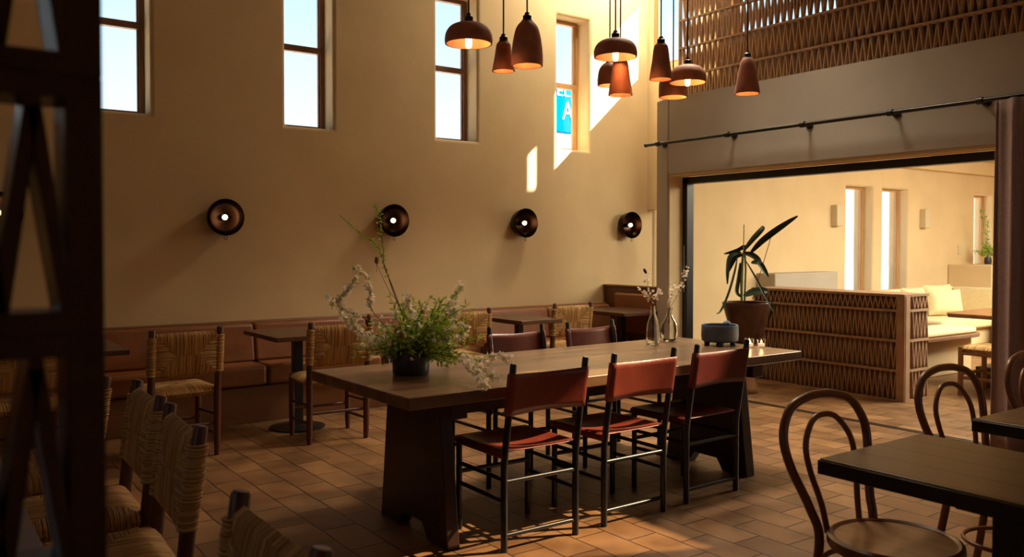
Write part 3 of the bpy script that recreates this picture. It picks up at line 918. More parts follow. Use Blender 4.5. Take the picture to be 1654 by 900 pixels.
def make_bentwood(label):
    """faces -Y: seat centre at origin, back at +y"""
    t = thing('bentwood_chair', (0, 0, 0), 0, label, 'chair', 'bentwood chairs')
    Rs = 0.205
    prof = [(Rs - 0.022, 0.448), (Rs - 0.022, 0.474), (Rs - 0.012, 0.480), (Rs, 0.474), (Rs + .002, 0.455), (Rs - .004, 0.440)]
    MB().lathe(prof, 48, close=True).build('seat_ring', 'bentwood', t)
    MB().lathe([(0.0, 0.455), (Rs - .022, 0.455), (Rs - 0.022, 0.472), (0.10, 0.466), (0.0, 0.464)], 48).build('seat_panel', 'seat_ply', t)
    # outer hoop = rear legs + back
    hoop = [(-0.165, 0.255, 0.0), (-0.150, 0.215, 0.20), (-0.142, 0.178, 0.44), (-0.160, 0.205, 0.55), (-0.205, 0.245, 0.68), (-0.215, 0.268, 0.78),
            (-0.165, 0.285, 0.862), (-0.08, 0.292, 0.893), (0, 0.294, 0.900)]
    full = hoop + [(-x, y, z) for x, y, z in hoop[-2::-1]]
    c = crom(full, 7)
    nn = len(c)
    rad = [0.013 + 0.0045 * min(1, 2.2 * min(i, nn - 1 - i) / nn + .1) for i in range(nn)]
    MB().tube(c, [0.0155] * nn, 12).build('back_hoop', 'bentwood', t)
    inner = [(-0.085, 0.190, 0.455), (-0.095, 0.208, 0.55), (-0.120, 0.235, 0.66), (-0.118, 0.255, 0.745), (-0.065, 0.272, 0.815), (0, 0.277, 0.832)]
    full = inner + [(-x, y, z) for x, y, z in inner[-2::-1]]
    MB().tube(crom(full, 7), 0.0105, 10).build('inner_hoop', 'bentwood', t)
    for sx in (-1, 1):
        MB().tube(crom([(sx * 0.185, -0.20, 0), (sx * 0.160, -0.165, 0.22), (sx * 0.142, -0.130, 0.45)], 6), [0.011 + 0.0003 * i for i in range(13)], 12).build('leg', 'bentwood', t)
        # corner brace
        MB().tube(bez((sx * 0.168, -0.172, 0.20), (sx * 0.150, -0.13, 0.42), (sx * 0.05, -0.185, 0.445), 10), 0.0085, 8).build('brace', 'bentwood', t)
        MB().tube(bez((sx * 0.150, 0.205, 0.24), (sx * 0.150, 0.19, 0.43), (sx * 0.16, 0.06, 0.445), 10), 0.0085, 8).build('brace', 'bentwood', t)
    ring = [(0.165 * math.cos(a), 0.165 * math.sin(a) + 0.01, 0.235) for a in [2 * PI * i / 40 for i in range(41)]]
    MB().tube(ring, 0.009, 8, caps=False).build('stretcher_ring', 'bentwood', t)
    return t
bw = make_bentwood('bentwood chair with light round seat at the nearest plank table')
bw.location = (2.60, 1.49, 0); bw.rotation_euler = (0, 0, R(-4))
for x, y, a, lab in ((3.60, 1.57, -6, 'bentwood chair in front of the breeze-block partition, behind the second plank table'),
                     (4.40, 1.58, -2, 'bentwood chair cut off by the right edge, in front of the curtain')):
    t = copy_tree(bw); t.location = (x, y, 0); t.rotation_euler = (0, 0, R(a)); t['label'] = lab

# ------------------------------------------------------------------ pendants
PG = 'terracotta pendant lamps over the long table'
CEIL = 5.2
def Xl(px, Y=3.82):
    return Yp(px, Y)
def dist(px, Y):
    u = (px - 827) / 1377
    return Y / (.810 - .586 * u)
def shade_profile(kind, r, h):
    if kind == 'dish':
        o = [(0.022, h), (r * .35, h * .97), (r * .72, h * .82), (r * .93, h * .55), (r, h * .22), (r * 0.985, 0)]
    elif kind == 'bell':
        o = [(0.024, h), (r * .45, h * .96), (r * .72, h * .82), (r * .90, h * .55), (r, h * .20), (r * .985, 0)]
    elif kind == 'taper':
        o = [(0.022, h), (r * .52, h * .97), (r * .64, h * .86), (r * .78, h * .50), (r * .94, h * .16), (r, 0)]
    elif kind == 'cone':
        o = [(0.022, h), (r * .42, h * .965), (r * .60, h * .80), (r * .80, h * .45), (r * .97, h * .12), (r, 0)]
    elif kind == 'drum':
        o = [(0.022, h), (r * .80, h * .97), (r * .97, h * .88), (r, h * .5), (r, h * .12), (r * .98, 0)]
    elif kind == 'dome':
        o = [(0.022, h), (r * .55, h * .94), (r * .85, h * .72), (r * .98, h * .4), (r, h * .1), (r * .985, 0)]
    # refine with a smooth curve
    pts = [(p.x, p.y) for p in crom([(a, b, 0) for a, b in o], 5)]
    inn = [(max(a - .008, 0.012), b - (0.008 if i < len(pts) * .4 else 0)) for i, (a, b) in enumerate(pts)]
    inn[-1] = (pts[-1][0] - 0.008, 0.0)
    return pts + inn[::-1]
def pendant(px, ytop, ybot, wpx, kind, Y, label, visible_bulb=False, power=2.6):
    d = dist(px, Y); x = Yp(px, Y); s = d / 1377
    r = wpx / 2 * s
    zt = 1.42 + (397 - ytop) * s; zb = 1.42 + (397 - ybot) * s
    # the rim is an ellipse seen from below: its lower edge is the near rim
    h = zt - zb
    h -= r * (zb - 1.42) / d * 0.9
    zb = zt - h
    t = thing('pendant_lamp', (x, Y, zb), 0, label, 'pendant lamp', PG)
    sh = MB().lathe(shade_profile(kind, r, h), 40, close=True).build('shade', 'terracotta', t)
    MB().lathe([(0.0, h + .045), (0.012, h + .045), (0.016, h + .032), (0.024, h + .026), (0.024, h + .006), (0.03, h + .002), (0.03, h - .006), (0.0, h - .006)], 20).build('socket', 'socket', t)
    sk = t.children[-1]
    sk = [c for c in t.children if c.name.startswith('socket')][0]
    MB().tube([(0, 0, h + .04), (0, 0, CEIL - zb - 0.02)], 0.0045, 8).build('cord', 'cord', t)
    MB().lathe([(0, CEIL - zb - .001), (0.05, CEIL - zb - .001), (0.05, CEIL - zb - .025), (0, CEIL - zb - .03)], 24).build('canopy', 'socket', t)
    if visible_bulb:
        bl = [(0.0, -0.022), (0.012, -0.020), (0.017, -0.008), (0.0175, 0.04), (0.013, 0.06), (0.011, h - .015), (0, h - .015)]
        MB().lathe(bl, 20).build('bulb', 'bulb', sk)
        lz = h * .35
    else:
        MB().ball((0, 0, h * .45), 0.024, 14, 8).build('bulb', 'bulb_low', sk)
        lz = h * .32
    ld = bpy.data.lights.new('lamp_glow', 'POINT'); ld.energy = power; ld.color = (1.0, 0.42, 0.12); ld.shadow_soft_size = 0.03
    lo = bpy.data.objects.new('lamp_glow', ld); COL.objects.link(lo); lo.parent = t; lo.location = (0.028, -0.03, lz)
    return t
pendant(757, 38, 81, 77, 'dish', 3.82, 'wide dish-shaped terracotta pendant with glowing bulb, first of the row over the flowers', True)
pendant(813, 70, 120, 37, 'taper', 3.98, 'small tapered terracotta pendant hanging left of the big bell-shaped one')
pendant(851, 36, 113, 51, 'bell', 3.76, 'largest bell-shaped terracotta pendant beside the small tapered one')
pendant(993, 64, 101, 70, 'dish', 3.72, 'wide dish-shaped terracotta pendant in the middle cluster, bulb showing', True)
pendant(984, 103, 143, 40, 'dome', 4.10, 'small domed terracotta pendant tucked under the middle dish, mostly hidden')
pendant(1001, 98, 158, 39, 'taper', 3.84, 'straight tapered terracotta pendant hanging directly below the middle dish')
pendant(1066, 73, 133, 37, 'taper', 3.70, 'tall tapered terracotta pendant in front of the bright high end window')
pendant(1109, 106, 140, 60, 'dish', 3.92, 'shallow dish terracotta pendant with glowing bulb before the breeze-block screen', True)
pendant(1086, 131, 162, 46, 'drum', 4.22, 'drum-shaped terracotta pendant, lowest under the shallow dish near the corner')
pendant(1205, 95, 156, 40, 'cone', 3.82, 'conical terracotta pendant hanging alone at the right end of the row')

# ------------------------------------------------------------------ wall sconces
def make_sconce(label):
    t = thing('wall_sconce', (0, 0, 0), 0, label, 'wall lamp', 'round bronze wall sconces')
    # bowl opening toward the room (-Y); y = 0 on the wall
    pr = [(0.0, -0.028), (0.05, -0.030), (0.10, -0.045), (0.132, -0.075), (0.148, -0.125), (0.152, -0.124), (0.150, -0.100), (0.142, -0.055), (0.128, -0.018), (0.09, -0.004), (0.0, -0.002)]
    MB().lathe(pr, 48, axis='Y').build('bowl', 'bronze', t)
    MB().lathe([(0, -0.03), (0.022, -0.03), (0.020, -0.07), (0, -0.07)], 20, axis='Y').build('socket', 'socket', t)
    sk = [c for c in t.children if c.name.startswith('socket')][0]
    bw_ = [c for c in t.children if c.name.startswith('bowl')][0]
    MB().ball((0, -0.095, 0.0), 0.022, 18, 12).build('bulb', 'bulb_sconce', sk)
    MB().tube([(0.012 * math.cos(a), -0.11, -0.168 + 0.018 * math.sin(a)) for a in [2 * PI * i / 20 for i in range(21)]], 0.0025, 6, caps=False).tube([(0, -0.11, -0.152), (0, -0.11, -0.142)], 0.004, 8).build('pull_ring', 'bronze', bw_)
    ld = bpy.data.lights.new('sconce_glow', 'POINT'); ld.energy = 0.10; ld.color = (1.0, 0.55, 0.22); ld.shadow_soft_size = 0.026
    lo = bpy.data.objects.new('sconce_glow', ld); COL.objects.link(lo); lo.parent = t; lo.location = (0, -0.135, 0)
    return t
sn = make_sconce('round dark bronze wall sconce below and right of the first full window')
sn.location = (2.21, WY, 1.655)
for x, lab in ((0.60, 'round bronze wall sconce glimpsed through the zigzag openings of the dark screen'),
               (3.77, 'round dark bronze wall sconce right above the tall branches of the flowers'),
               (5.30, 'round dark bronze wall sconce under the narrow strip of sunlight'),
               (6.81, 'round dark bronze wall sconce in the corner beside the grey pier')):
    t = copy_tree(sn); t.location = (x, WY, 1.655); t['label'] = lab

# ------------------------------------------------------------------ flower arrangement
def leaf_at(m, p, d, L, w, rng, curl=0.15):
    """a folded little leaf blade from p along d"""
    d = Vector(d).normalized()
    side = d.cross(Vector((rng.uniform(-1, 1), rng.uniform(-1, 1), rng.uniform(-1, 1))))
    if side.length < 1e-3: side = d.orthogonal()
    side.normalize(); nn = d.cross(side)
    p = Vector(p)
    a = p; b = p + d * L * .5 + side * w / 2 + nn * curl * w; c = p + d * L; e = p + d * L * .5 - side * w / 2 + nn * curl * w
    mid = p + d * L * .5
    m.add([a, b, c, e, mid], [(0, 1, 4), (1, 2, 4), (2, 3, 4), (3, 0, 4)])
def flower(m, p, r, rng):
    n = Vector((rng.uniform(-1, 1), rng.uniform(-1, 0.4), rng.uniform(-.4, 1))).normalized()
    u = n.orthogonal().normalized(); v = n.cross(u)
    p = Vector(p)
    a0 = rng.uniform(0, PI)
    k0 = len(m.v)
    for k in range(5):
        a = a0 + 2 * PI * k / 5
        d = u * math.cos(a) + v * math.sin(a)
        s = n.cross(d)
        tip = p + d * r + n * r * .35
        m.add([p, p + d * r * .6 + s * r * .38 + n * r * .2, tip, p + d * r * .6 - s * r * .38 + n * r * .2], [(0, 1, 2, 3)])
RX = Vector((.810, -.586, 0)); UZ = Vector((0, 0, 1)); DEP = Vector((.586, .810, 0))
fa = thing('flower_arrangement', (2.17, 3.90, 0.752), 0, 'charcoal pot of white blossom branches and green foliage on the long table', 'flower arrangement')
H0 = 0.135
MB().lathe([(0.0, 0), (0.088, 0), (0.095, 0.008), (0.0965, 0.05), (0.0925, H0 - .006), (0.089, H0), (0.083, H0 - .004), (0.086, 0.05), (0.082, 0.016), (0, 0.016)], 48).build('pot', 'pot_black', fa)
def FP(px, py, dep=0.0):
    """local point of the arrangement in its own upright plane; px, py in photo measure relative to the pot foot"""
    d = 4.44 + dep; u = (px - 827) / 1377
    p = DEP * d + RX * (u * d) + UZ * (1.42 + (397 - py) * d / 1377)
    p = p - Vector((2.17, 3.90, 0.752))
    p.z = max(p.z, .012)
    return p
rng = random.Random(11)
stems = MB(); leaves = MB(); bloss = MB(); twigs = MB()
def stem_pts(pts, dep=0.0):
    n = len(pts)
    out = [FP(664 + rng.uniform(-8, 8), 575, rng.uniform(-.02, .02))]
    for i, (x, y) in enumerate(pts): out.append(FP(x, y, dep * (i + 1) / n))
    return crom(out, 7)
# tall branches
A = stem_pts([(652, 520), (634, 470), (618, 420), (607, 395), (585, 380), (553, 352)], 0.05)
B = stem_pts([(650, 510), (633, 462), (620, 430), (619, 405), (613, 370), (612, 345), (604, 332)], -0.03)
B2 = stem_pts([(648, 500), (628, 470), (610, 430), (606, 415)], 0.02)
for c, r0 in ((A, .0032), (B, .0028), (B2, .0022)):
    stems.tube(c, [r0 * (1 - .6 * i / len(c)) for i in range(len(c))], 6)
for c, lo in ((A, .55), (B, .35)):
    for i in range(int(len(c) * lo), len(c)):
        for _ in range(3):
            leaf_at(leaves, c[i], (RX * rng.uniform(-1, 1) + UZ * rng.uniform(-.3, 1) + DEP * rng.uniform(-1, 1)), rng.uniform(.014, .028), .008, rng)
for i in range(30):   # bud clusters on the tall twigs
    c = B if i % 2 else A
    p = c[int(len(c) * rng.uniform(.6, .98))]
    bl = Vector((rng.gauss(0, .006), rng.gauss(0, .006), rng.gauss(0, .006)))
    leaf_at(leaves, p + bl, Vector((rng.uniform(-1, 1), rng.uniform(-1, 1), 1)), .016, .009, rng)
# blossom branches (path, depth, density start)
branches = [
    ([(630, 545), (598, 520), (565, 505), (545, 490), (560, 470), (575, 452)], -0.10),
    ([(625, 530), (600, 500), (598, 470), (585, 440), (572, 432)], 0.05),
    ([(620, 560), (590, 540), (560, 520), (530, 480)], 0.08),
    ([(620, 565), (600, 555), (575, 530), (565, 515)], -0.16),
    ([(690, 545), (715, 510), (735, 480), (746, 458)], 0.10),
    ([(700, 555), (725, 540), (735, 510), (732, 490)], -0.10),
    ([(700, 565), (735, 550), (752, 533), (746, 525)], -0.05),
    ([(710, 560), (745, 575), (775, 582), (800, 575), (822, 580)], -0.25),
    ([(710, 570), (745, 582), (768, 590), (790, 605), (806, 612)], -0.42),
    ([(705, 572), (740, 582), (762, 595), (775, 610), (783, 628)], -0.62),
    ([(680, 540), (672, 520), (660, 500), (655, 480)], -0.12),
    ([(660, 550), (640, 545), (612, 548), (590, 560)], -0.14),
]
for pts, dep in branches:
    c = stem_pts(pts, dep)
    stems.tube(c, [.0026 * (1 - .6 * i / len(c)) for i in range(len(c))], 6)
    nfl = int(len(c) * 2.5)
    for i in range(nfl):
        f = rng.uniform(.42, 1.0)
        p = c[min(len(c) - 1, int(len(c) * f))]
        q = p + Vector((rng.gauss(0, .009), rng.gauss(0, .009), rng.gauss(0, .009)))
        flower(bloss, q, rng.uniform(.010, .017), rng)
    for i in range(int(len(c) * .9)):
        p = c[min(len(c) - 1, int(len(c) * rng.uniform(.2, 1.0)))]
        leaf_at(leaves, p, (RX * rng.uniform(-1, 1) + UZ * rng.uniform(-.5, 1) + DEP * rng.uniform(-1, 1)), rng.uniform(.018, .034), .010, rng)
stems.build('branches', 'stem', fa, weld=False)
# green foliage sprays in the body of the arrangement
gst = MB()
for k in range(130):
    tx = rng.gauss(694, 36); ty = rng.gauss(524, 27)
    if rng.random() < .35: tx = rng.gauss(625, 28); ty = rng.gauss(553, 12)
    if rng.random() < .12: tx = rng.gauss(735, 15); ty = rng.gauss(575, 8)
    tx = max(560, min(770, tx)); ty = max(472, min(592, ty))
    dep = rng.uniform(-.20, .17)
    a = FP(664 + rng.uniform(-14, 14), 572, rng.uniform(-.05, .05)); b = FP(tx, ty, dep)
    m = (a + b) / 2 + UZ * rng.uniform(0, .04)
    c = bez(a, m, b, 8)
    gst.tube(c, .0013, 4)
    for p, q in zip(c[2:], c[3:] + [c[-1] + (c[-1] - c[-2])]):
        for _ in range(4):
            dd = (q - p).normalized() * .7 + Vector((rng.uniform(-1, 1), rng.uniform(-1, 1), rng.uniform(-.7, 1)))
            leaf_at(leaves, p, dd, rng.uniform(.024, .046), rng.uniform(.008, .014), rng)
gst.build('green_stems', 'stem_green', fa, weld=False)
lo = leaves.build('foliage', 'leaf', fa, weld=False, smooth=False); lo['kind'] = 'stuff'
for k in range(200):
    tx = rng.gauss(660, 42); ty = rng.gauss(535, 18)
    if abs(tx - 664) > 95: continue
    flower(bloss, FP(tx, ty, rng.uniform(-.20, .10)), rng.uniform(.009, .015), rng)
bo = bloss.build('blossoms', 'blossom', fa, weld=False, smooth=False); bo['kind'] = 'stuff'
for x, y, dp in ((608, 421, .02), (660, 482, -.1), (595, 513, -.17), (648, 541, -.2), (681, 505, -.1)):
    m = MB(); c = FP(x, y, dp)
    m.ball(c, .016, 12, 8, (.62, .62, 1.15))
    for k in range(60):
        a = rng.uniform(0, 2 * PI); h_ = rng.uniform(-1, 1)
        dd = Vector((math.cos(a), math.sin(a), h_ * .6 + .3))
        leaf_at(m, c + Vector((math.cos(a) * .009, math.sin(a) * .009, h_ * .017)), dd, .007, .002, rng)
    m.tube([c, c + Vector((0, 0, -.06))], .0015, 5)
    m.build('teasel_head', 'teasel', fa, weld=False)

# ------------------------------------------------------------------ glass vases with twigs
def vase(name, loc, prof, label, twigpts, seed):
    t = thing(name, loc, 0, label, 'vase')
    inner = [(max(r - .003, 0.0005), z + (.006 if i == 0 else 0)) for i, (r, z) in enumerate(prof)]
    pr = [(0.0005, prof[0][1])] + prof + inner[::-1] + [(0.0005, prof[0][1] + .006)]
    MB().lathe(pr, 36).build('glass_body', 'clear_glass', t)
    rg = random.Random(seed)
    sm = MB(); bl = MB()
    for pts in twigpts:
        P = [Vector((0, 0, .02))] + [RX * a + UZ * b + DEP * c for a, b, c in pts]
        c = crom(P, 7)
        sm.tube(c, [.0018 * (1 - .5 * i / len(c)) for i in range(len(c))], 5)
        for i in range(len(c) * 2 // 3, len(c)):
            pass
        for i in range(26):
            f = rg.uniform(.5, 1)
            p = c[min(len(c) - 1, int(f * len(c)))] + Vector((rg.gauss(0, .012), rg.gauss(0, .012), rg.gauss(0, .01)))
            flower(bl, p, rg.uniform(.008, .013), rg)
            leaf_at(bl, p, (rg.uniform(-1, 1), rg.uniform(-1, 1), rg.uniform(-1, 1)), .012, .006, rg)
    sm.build('twigs', 'stem', t, weld=False)
    b = bl.build('blossoms', 'blossom', t, weld=False, smooth=False); b['kind'] = 'stuff'
    return t
v1 = vase('glass_vase', (4.15, 4.11, 0.753), [(0.038, 0), (0.045, .01), (0.047, .06), (0.042, .13), (0.020, .20), (0.0145, .245), (0.018, .258)],
     'slim clear glass bottle vase with blossom twigs, left of the two on the table',
     [[(0.0, .22, 0), (-.01, .32, .02), (-.035, .43, .02), (-.045, .47, 0)], [(0, .22, 0), (-.05, .34, -.02), (-.10, .36, -.03)], [(0.0, .22, 0), (.03, .33, .02), (.045, .36, 0)]], 3)
MB().ball(RX * -.055 + UZ * .495, .014, 10, 8, (.7, .7, 1.5), d=(RX * -.5 + UZ)).build('bud', mat('dark_bud', (0.06, 0.025, 0.02), .7), v1)
v2 = vase('round_glass_vase', (4.37, 4.17, 0.753), [(0.032, 0), (0.054, .02), (0.066, .07), (0.056, .125), (0.026, .175), (0.017, .205), (0.022, .235)],
     'round-bellied clear glass vase with blossom twigs, right of the slim one',
     [[(0, .21, 0), (.01, .30, 0), (.035, .40, .02)], [(0, .21, 0), (.05, .32, -.02), (.09, .42, 0), (.13, .52, .02)]], 8)

# ------------------------------------------------------------------ blue bowl planter
bb = thing('stone_bowl', (4.50, 3.83, 0.753), 0, 'blue-grey footed stone bowl near the right end of the long table', 'bowl')
MB().lathe([(0.0, .022), (0.108, .022), (0.120, .030), (0.124, .06), (0.122, .128), (0.118, .136), (0.108, .134), (0.106, .06), (0.0, .05)], 48).build('bowl', 'bowl_blue', bb)
for k in range(4):
    a = PI / 4 + k * PI / 2
    MB().lathe([(0, 0), (.017, 0), (.020, .024), (0, .024)], 14, c=(.085 * math.cos(a), .085 * math.sin(a), 0)).build('foot', 'bowl_blue', bb)
MB().ball((.045, -.02, .135), .035, 12, 8, (1.0, .7, .75)).build('knob', 'bowl_blue', bb)

# ------------------------------------------------------------------ tealights
TL = ('lit tealight glass closest to the blue bowl', 'lit tealight glass in front of the other two, by the long table edge', 'lit tealight glass at the back of the cluster on the long table')
for k, (dx, dy) in enumerate(((0, 0), (.055, -.045), (.05, .05))):
    t = thing('tealight', (4.55 + dx * 1.1, 3.62 + dy, 0.753), 0, TL[k], 'candle', 'lit tealights')
    MB().lathe([(0.0005, 0), (.024, 0), (.029, .05), (.0265, .05), (.0215, .005), (0.0005, .005)], 20).build('glass_cup', 'tealight_glass', t)
    MB().lathe([(0, .006), (.0205, .006), (.0215, .022), (0, .022)], 20).build('wax', 'wax', t)
    MB().ball((0, 0, .034), .0055, 8, 6, (1, 1, 2.0)).build('flame', 'flame', t)
    ld = bpy.data.lights.new('candle_glow', 'POINT'); ld.energy = 0.12; ld.color = (1.0, .5, .2); ld.shadow_soft_size = .008
    lo = bpy.data.objects.new('candle_glow', ld); COL.objects.link(lo); lo.parent = t; lo.location = (0, 0, .06)

# ------------------------------------------------------------------ plant on its stand
ps = thing('turned_stool', (6.66, 5.34, 0), 0, 'turned wooden stool under the potted plant, beyond the right end of the table', 'stool')
MB().lathe([(0, 0), (.105, 0), (.115, .02), (.105, .06), (.075, .14), (.068, .26), (.085, .36), (.13, .43), (.15, .46), (.15, .48), (0, .48)], 36).build('body', 'stump', ps)
pp = thing('potted_plant', (6.66, 5.34, 0.481), 0, 'potted plant with long strap leaves in a brown tapered pot', 'plant')
MB().lathe([(0, 0), (.11, 0), (.125, .01), (.16, .12), (.215, .32), (.232, .385), (.228, .395), (.212, .39), (.20, .32), (0, .32)], 40).build('pot', 'urn', pp)
def QP(px, py, dep=0.0):
    s = 8.2 / 1377
    return RX * ((px - 1201) * s) + UZ * ((558 - py) * s) + DEP * dep
def strap(m, pts, w, dep=0.0, thick=True, tipd=0.0, fold=0.35):
    c = crom([QP(x, y, dep * i / (len(pts) - 1) + tipd) for i, (x, y) in enumerate(pts)], 6)
    n = len(c); vs = []; fs = []
    for i, p in enumerate(c):
        f = i / (n - 1)
        t = (c[min(i + 1, n - 1)] - c[max(i - 1, 0)]).normalized()
        side = t.cross(DEP).normalized()
        side = (side + DEP * 0.35).normalized()
        nn = t.cross(side)
        ww = w / 2 * (math.sin(PI * min(1, max(.04, (f * .93 + .05)))) ** 0.55)
        vs += [p - side * ww + nn * ww * fold, p - nn * ww * 0.1, p + side * ww + nn * ww * fold]
        vs += [p - nn * (ww * .1 + .004)]
    for i in range(n - 1):
        a = i * 4; b = a + 4
        fs += [(a, a + 1, b + 1, b), (a + 1, a + 2, b + 2, b + 1), (a, b, b + 3, a + 3), (a + 3, b + 3, b + 2, a + 2)]
    m.add(vs, fs)
plant_leaves = [
    ([(1207, 412), (1225, 392), (1250, 372), (1277, 353)], .10, -.10), ([(1196, 408), (1212, 390), (1228, 374), (1232, 368)], .085, .10),
    ([(1192, 412), (1180, 412), (1170, 420), (1166, 440), (1165, 462)], .085, -.10), ([(1194, 415), (1184, 418), (1178, 432), (1176, 446)], .10, .15),
    ([(1196, 412), (1206, 416), (1213, 424), (1210, 430)], .10, -.20), ([(1208, 428), (1220, 428), (1230, 440), (1238, 452)], .10, .05),
    ([(1190, 428), (1186, 455), (1183, 475), (1190, 484)], .075, -.05), ([(1185, 420), (1178, 440), (1165, 475), (1150, 502), (1140, 507)], .045, -.30),
    ([(1199, 425), (1210, 450), (1222, 480), (1232, 505)], .04, -.25), ([(1196, 482), (1212, 476), (1230, 474), (1240, 476)], .12, .1),
    ([(1195, 415), (1200, 402), (1190, 408), (1172, 414)], .07, .2), ([(1240, 490), (1244, 505), (1240, 525)], .05, .1),
]
for pts, w, dp in plant_leaves:
    m = MB(); strap(m, pts, w * .62, dp); m.build('leaf', 'leaf_dark', pp, weld=False)
m = MB()
m.tube([QP(1193, 490), QP(1192, 450), QP(1195, 412)], .012, 8); m.tube([QP(1199, 490, .03), QP(1200, 440, .02), QP(1198, 415)], .009, 8)
m.build('stem', 'stem_green', pp)
m = MB(); m.tube([QP(1194, 490), QP(1196, 366)], .0045, 6); m.tube([QP(1213, 488, .05), QP(1246, 374, .05)], .004, 6)
m.build('support_canes', mat('cane', (0.36, 0.2, 0.08), .6), pp)

# ------------------------------------------------------------------ back room furniture
def fix_low(name, x0, x1, y0, y1, z1, m, label, cat, bevel=.012):
    o = MB().box(x0, x1, y0, y1, 0, z1).build(name, m, bevel=bevel)
    return tag(o, label, cat)
fix_low('low_wall', 9.17, 10.55, 6.9, 7.195, 1.06, 'plaster_pier', 'low plaster wall box against the far wall above the breeze-block partition', 'low wall')
fix_low('planter_wall', 14.1, 15.9, 6.5, 7.195, 1.11, 'plaster', 'cream plaster half wall under the flowers in the back room corner', 'low wall')
bench = thing('back_room_bench', (0, 0, 0), 0, 'cream upholstered bench along the far wall of the back room with pillows', 'bench')
MB().box(10.9, 12.95, 5.70, 6.62, 0, .30).build('base', 'plaster', bench, bevel=.01)
MB().box(10.9, 12.95, 5.62, 6.55, .30, .45).build('seat_cushion', 'cream_cloth', bench, bevel=.04, bseg=4)
MB().box(10.9, 13.1, 6.56, 6.70, .0, .80).build('backrest', 'cream_cloth', bench, bevel=.03, bseg=3)
MB().box(12.96, 13.1, 4.2, 6.55, .0, .80).build('backrest', 'cream_cloth', bench, bevel=.03, bseg=3)
MB().box(12.2, 12.95, 4.2, 5.61, .0, .30).build('side_base', 'plaster', bench, bevel=.01)
MB().box(12.2, 12.95, 4.2, 5.61, .30, .45).build('side_cushion', 'cream_cloth', bench, bevel=.04, bseg=4)
b2 = thing('rounded_bench', (9.75, 4.92, 0), 0, 'round-ended cream bench with a wooden edge behind the breeze-block partition', 'bench')
pl = [(-1.0, -.22), (0.05, -.22), (.16, -.19), (.24, -.10), (.27, .02), (.24, .14), (.16, .22), (-1.0, .25)]
pl2 = [(x * 1.0 + (.03 if x > 0 else 0), y * 1.15) for x, y in pl]
MB().prism(pl, .44, .50, 'XY').build('cushion', 'cream_cloth', b2, bevel=.02, bseg=3)
MB().prism(pl2, .395, .44, 'XY').build('wooden_edge', 'bench_wood', b2, bevel=.008)
MB().box(-.9, .12, -.16, .16, .0, .395).build('base', 'plaster', b2, bevel=.01)
def pillow(loc, rz, tilt, w, h, label):
    m = MB()
    def top(sgn):
        def fn(u, v):
            a, b = u * 2 - 1, v * 2 - 1
            e = max(0, (1 - a ** 4)) * max(0, (1 - b ** 4))
            pin = 1 - .06 * (1 - abs(a)) * abs(b) ** 3
            return (a * w / 2 * (1 - .05 * (1 - b * b)), sgn * .085 * e ** .6, b * h / 2 * (1 - .06 * (1 - a * a)))
        return fn
    m.grid(16, 12, top(1)); m.grid(16, 12, top(-1))
    o = m.build('pillow', 'cream_cloth')
    o.location = loc; o.rotation_euler = (R(tilt), 0, R(rz))
    return tag(o, label, 'pillow', 'cream pillows on the back room bench')
pillow((11.72, 6.02, 0.64), -28, -14, .52, .36, 'large cream pillow in front, leaning toward the table in the back room')
pillow((11.55, 6.36, 0.65), -8, -12, .46, .38, 'cream pillow just above the corner of the breeze-block partition')
pillow((12.25, 6.38, 0.66), -12, -12, .56, .40, 'cream pillow leaning behind the large one on the bench')
t = thing('pedestal_table', (9.15, 3.95, 0), 0, 'dark wooden pedestal table in the back room behind the curtain edge', 'table')
MB().prism([(-.62, -.40), (-.50, -.48), (.62, -.48), (.62, .48), (-.48, .48), (-.62, .40)], .705, .745, 'XY').build('tabletop', 'stump', t, bevel=.006)
MB().box(-.18, .18, -.16, .16, .20, .705).build('pedestal', 'dark_wood', t, bevel=.01)
MB().box(-.30, .30, -.28, .28, .0, .20).build('foot', 'dark_wood', t, bevel=.01)
for k, (x, y) in enumerate(((8.95, 4.05), (9.07, 3.93), (9.12, 4.12))):
    o = MB().lathe([(0.0005, 0), (.026, 0), (.034, .075), (.0315, .075), (.024, .006), (0.0005, .006)], 18).build('drinking_glass', 'clear_glass')
    o.location = (x, y, .746)
    tag(o, ('clear drinking glass closest to the far bench on the back room table', 'clear drinking glass nearest the rush stool on the back room table', 'clear drinking glass between the other two on the back room table')[k], 'glass', 'glasses on the back room table')
so = thing('rush_stool', (8.42, 3.82, 0), 0, 'low wooden stool with woven seat before the back room table', 'stool')
for sx in (-1, 1):
    for sy in (-1, 1): MB().tube([(sx * .23, sy * .23, 0), (sx * .23, sy * .23, .46)], .024, 12).build('leg', 'stump', so)
m = MB()
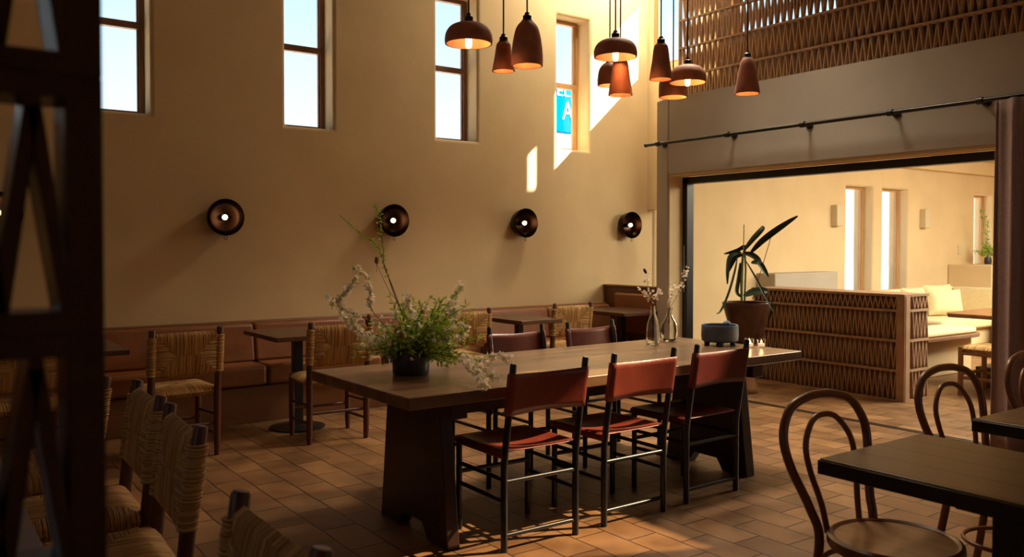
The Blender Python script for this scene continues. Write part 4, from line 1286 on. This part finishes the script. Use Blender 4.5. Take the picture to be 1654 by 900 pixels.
for s in (-1, 1):
    m.tube([(-.23, s * .23, .20), (.23, s * .23, .20)], .016, 8); m.tube([(s * .23, -.23, .17), (s * .23, .23, .17)], .016, 8)
    m.tube([(-.23, s * .23, .40), (.23, s * .23, .40)], .016, 8); m.tube([(s * .23, -.23, .40), (s * .23, .23, .40)], .016, 8)
m.build('stretchers', 'stump', so)
s_ = strand_panel(.44, .43, .04, sp=.014, rad=.008, seed=2).build('rush_seat', 'rush', so, weld=False)
s_.location = (0, 0, .445); s_.rotation_euler = (R(90), 0, 0)
for x, w, lab in ((10.9, .15, 'flat rectangular plaster wall light left of the back room windows'), (13.28, .14, 'flat rectangular plaster wall light right of the back room windows')):
    t = MB().prism([(x - w / 2, WY), (x - w / 2, WY - .10), (x + w / 2, WY - .10), (x + w / 2, WY)], 1.70, 2.0, 'XY').build('plaster_wall_light', 'white_plate', bevel=.008)
    tag(t, lab, 'wall lamp', 'plaster wall lights in the back room')
o = MB().box(14.42, 14.52, WY - .02, WY, 1.28, 1.43).build('thermostat', 'white_plate', bevel=.004)
tag(o, 'small cream thermostat on the back room wall above the half wall', 'thermostat')
t = thing('flower_vase', (14.72, 6.85, 1.111), 0, 'small vase of green sprigs on the half wall before the third back room window', 'flower vase')
MB().lathe([(0, 0), (.05, 0), (.06, .05), (.05, .12), (.045, .12), (.05, .05), (0, .01)], 20).build('vase', 'pot_black', t)
m = MB(); ms = MB(); rg = random.Random(4)
for k in range(16):
    p0 = Vector((0, 0, .1)); p1 = Vector((rg.gauss(0, .18), rg.gauss(0, .1), rg.uniform(.15, .36)))
    if k < 3: p1 = Vector((rg.gauss(-.05, .08), 0, rg.uniform(.6, .9)))
    c = bez(p0, (p0 + p1) / 2 + Vector((0, 0, .08)), p1, 6)
    ms.tube(c, .003, 4)
    for p in c[2:]:
        for _ in range(5): leaf_at(m, p, (rg.uniform(-1, 1), rg.uniform(-1, 1), rg.uniform(-1, 1)), .06, .022, rg)
ms.build('stems', 'stem_green', t, weld=False); m.build('foliage', 'leaf', t, weld=False, smooth=False)['kind'] = 'stuff'
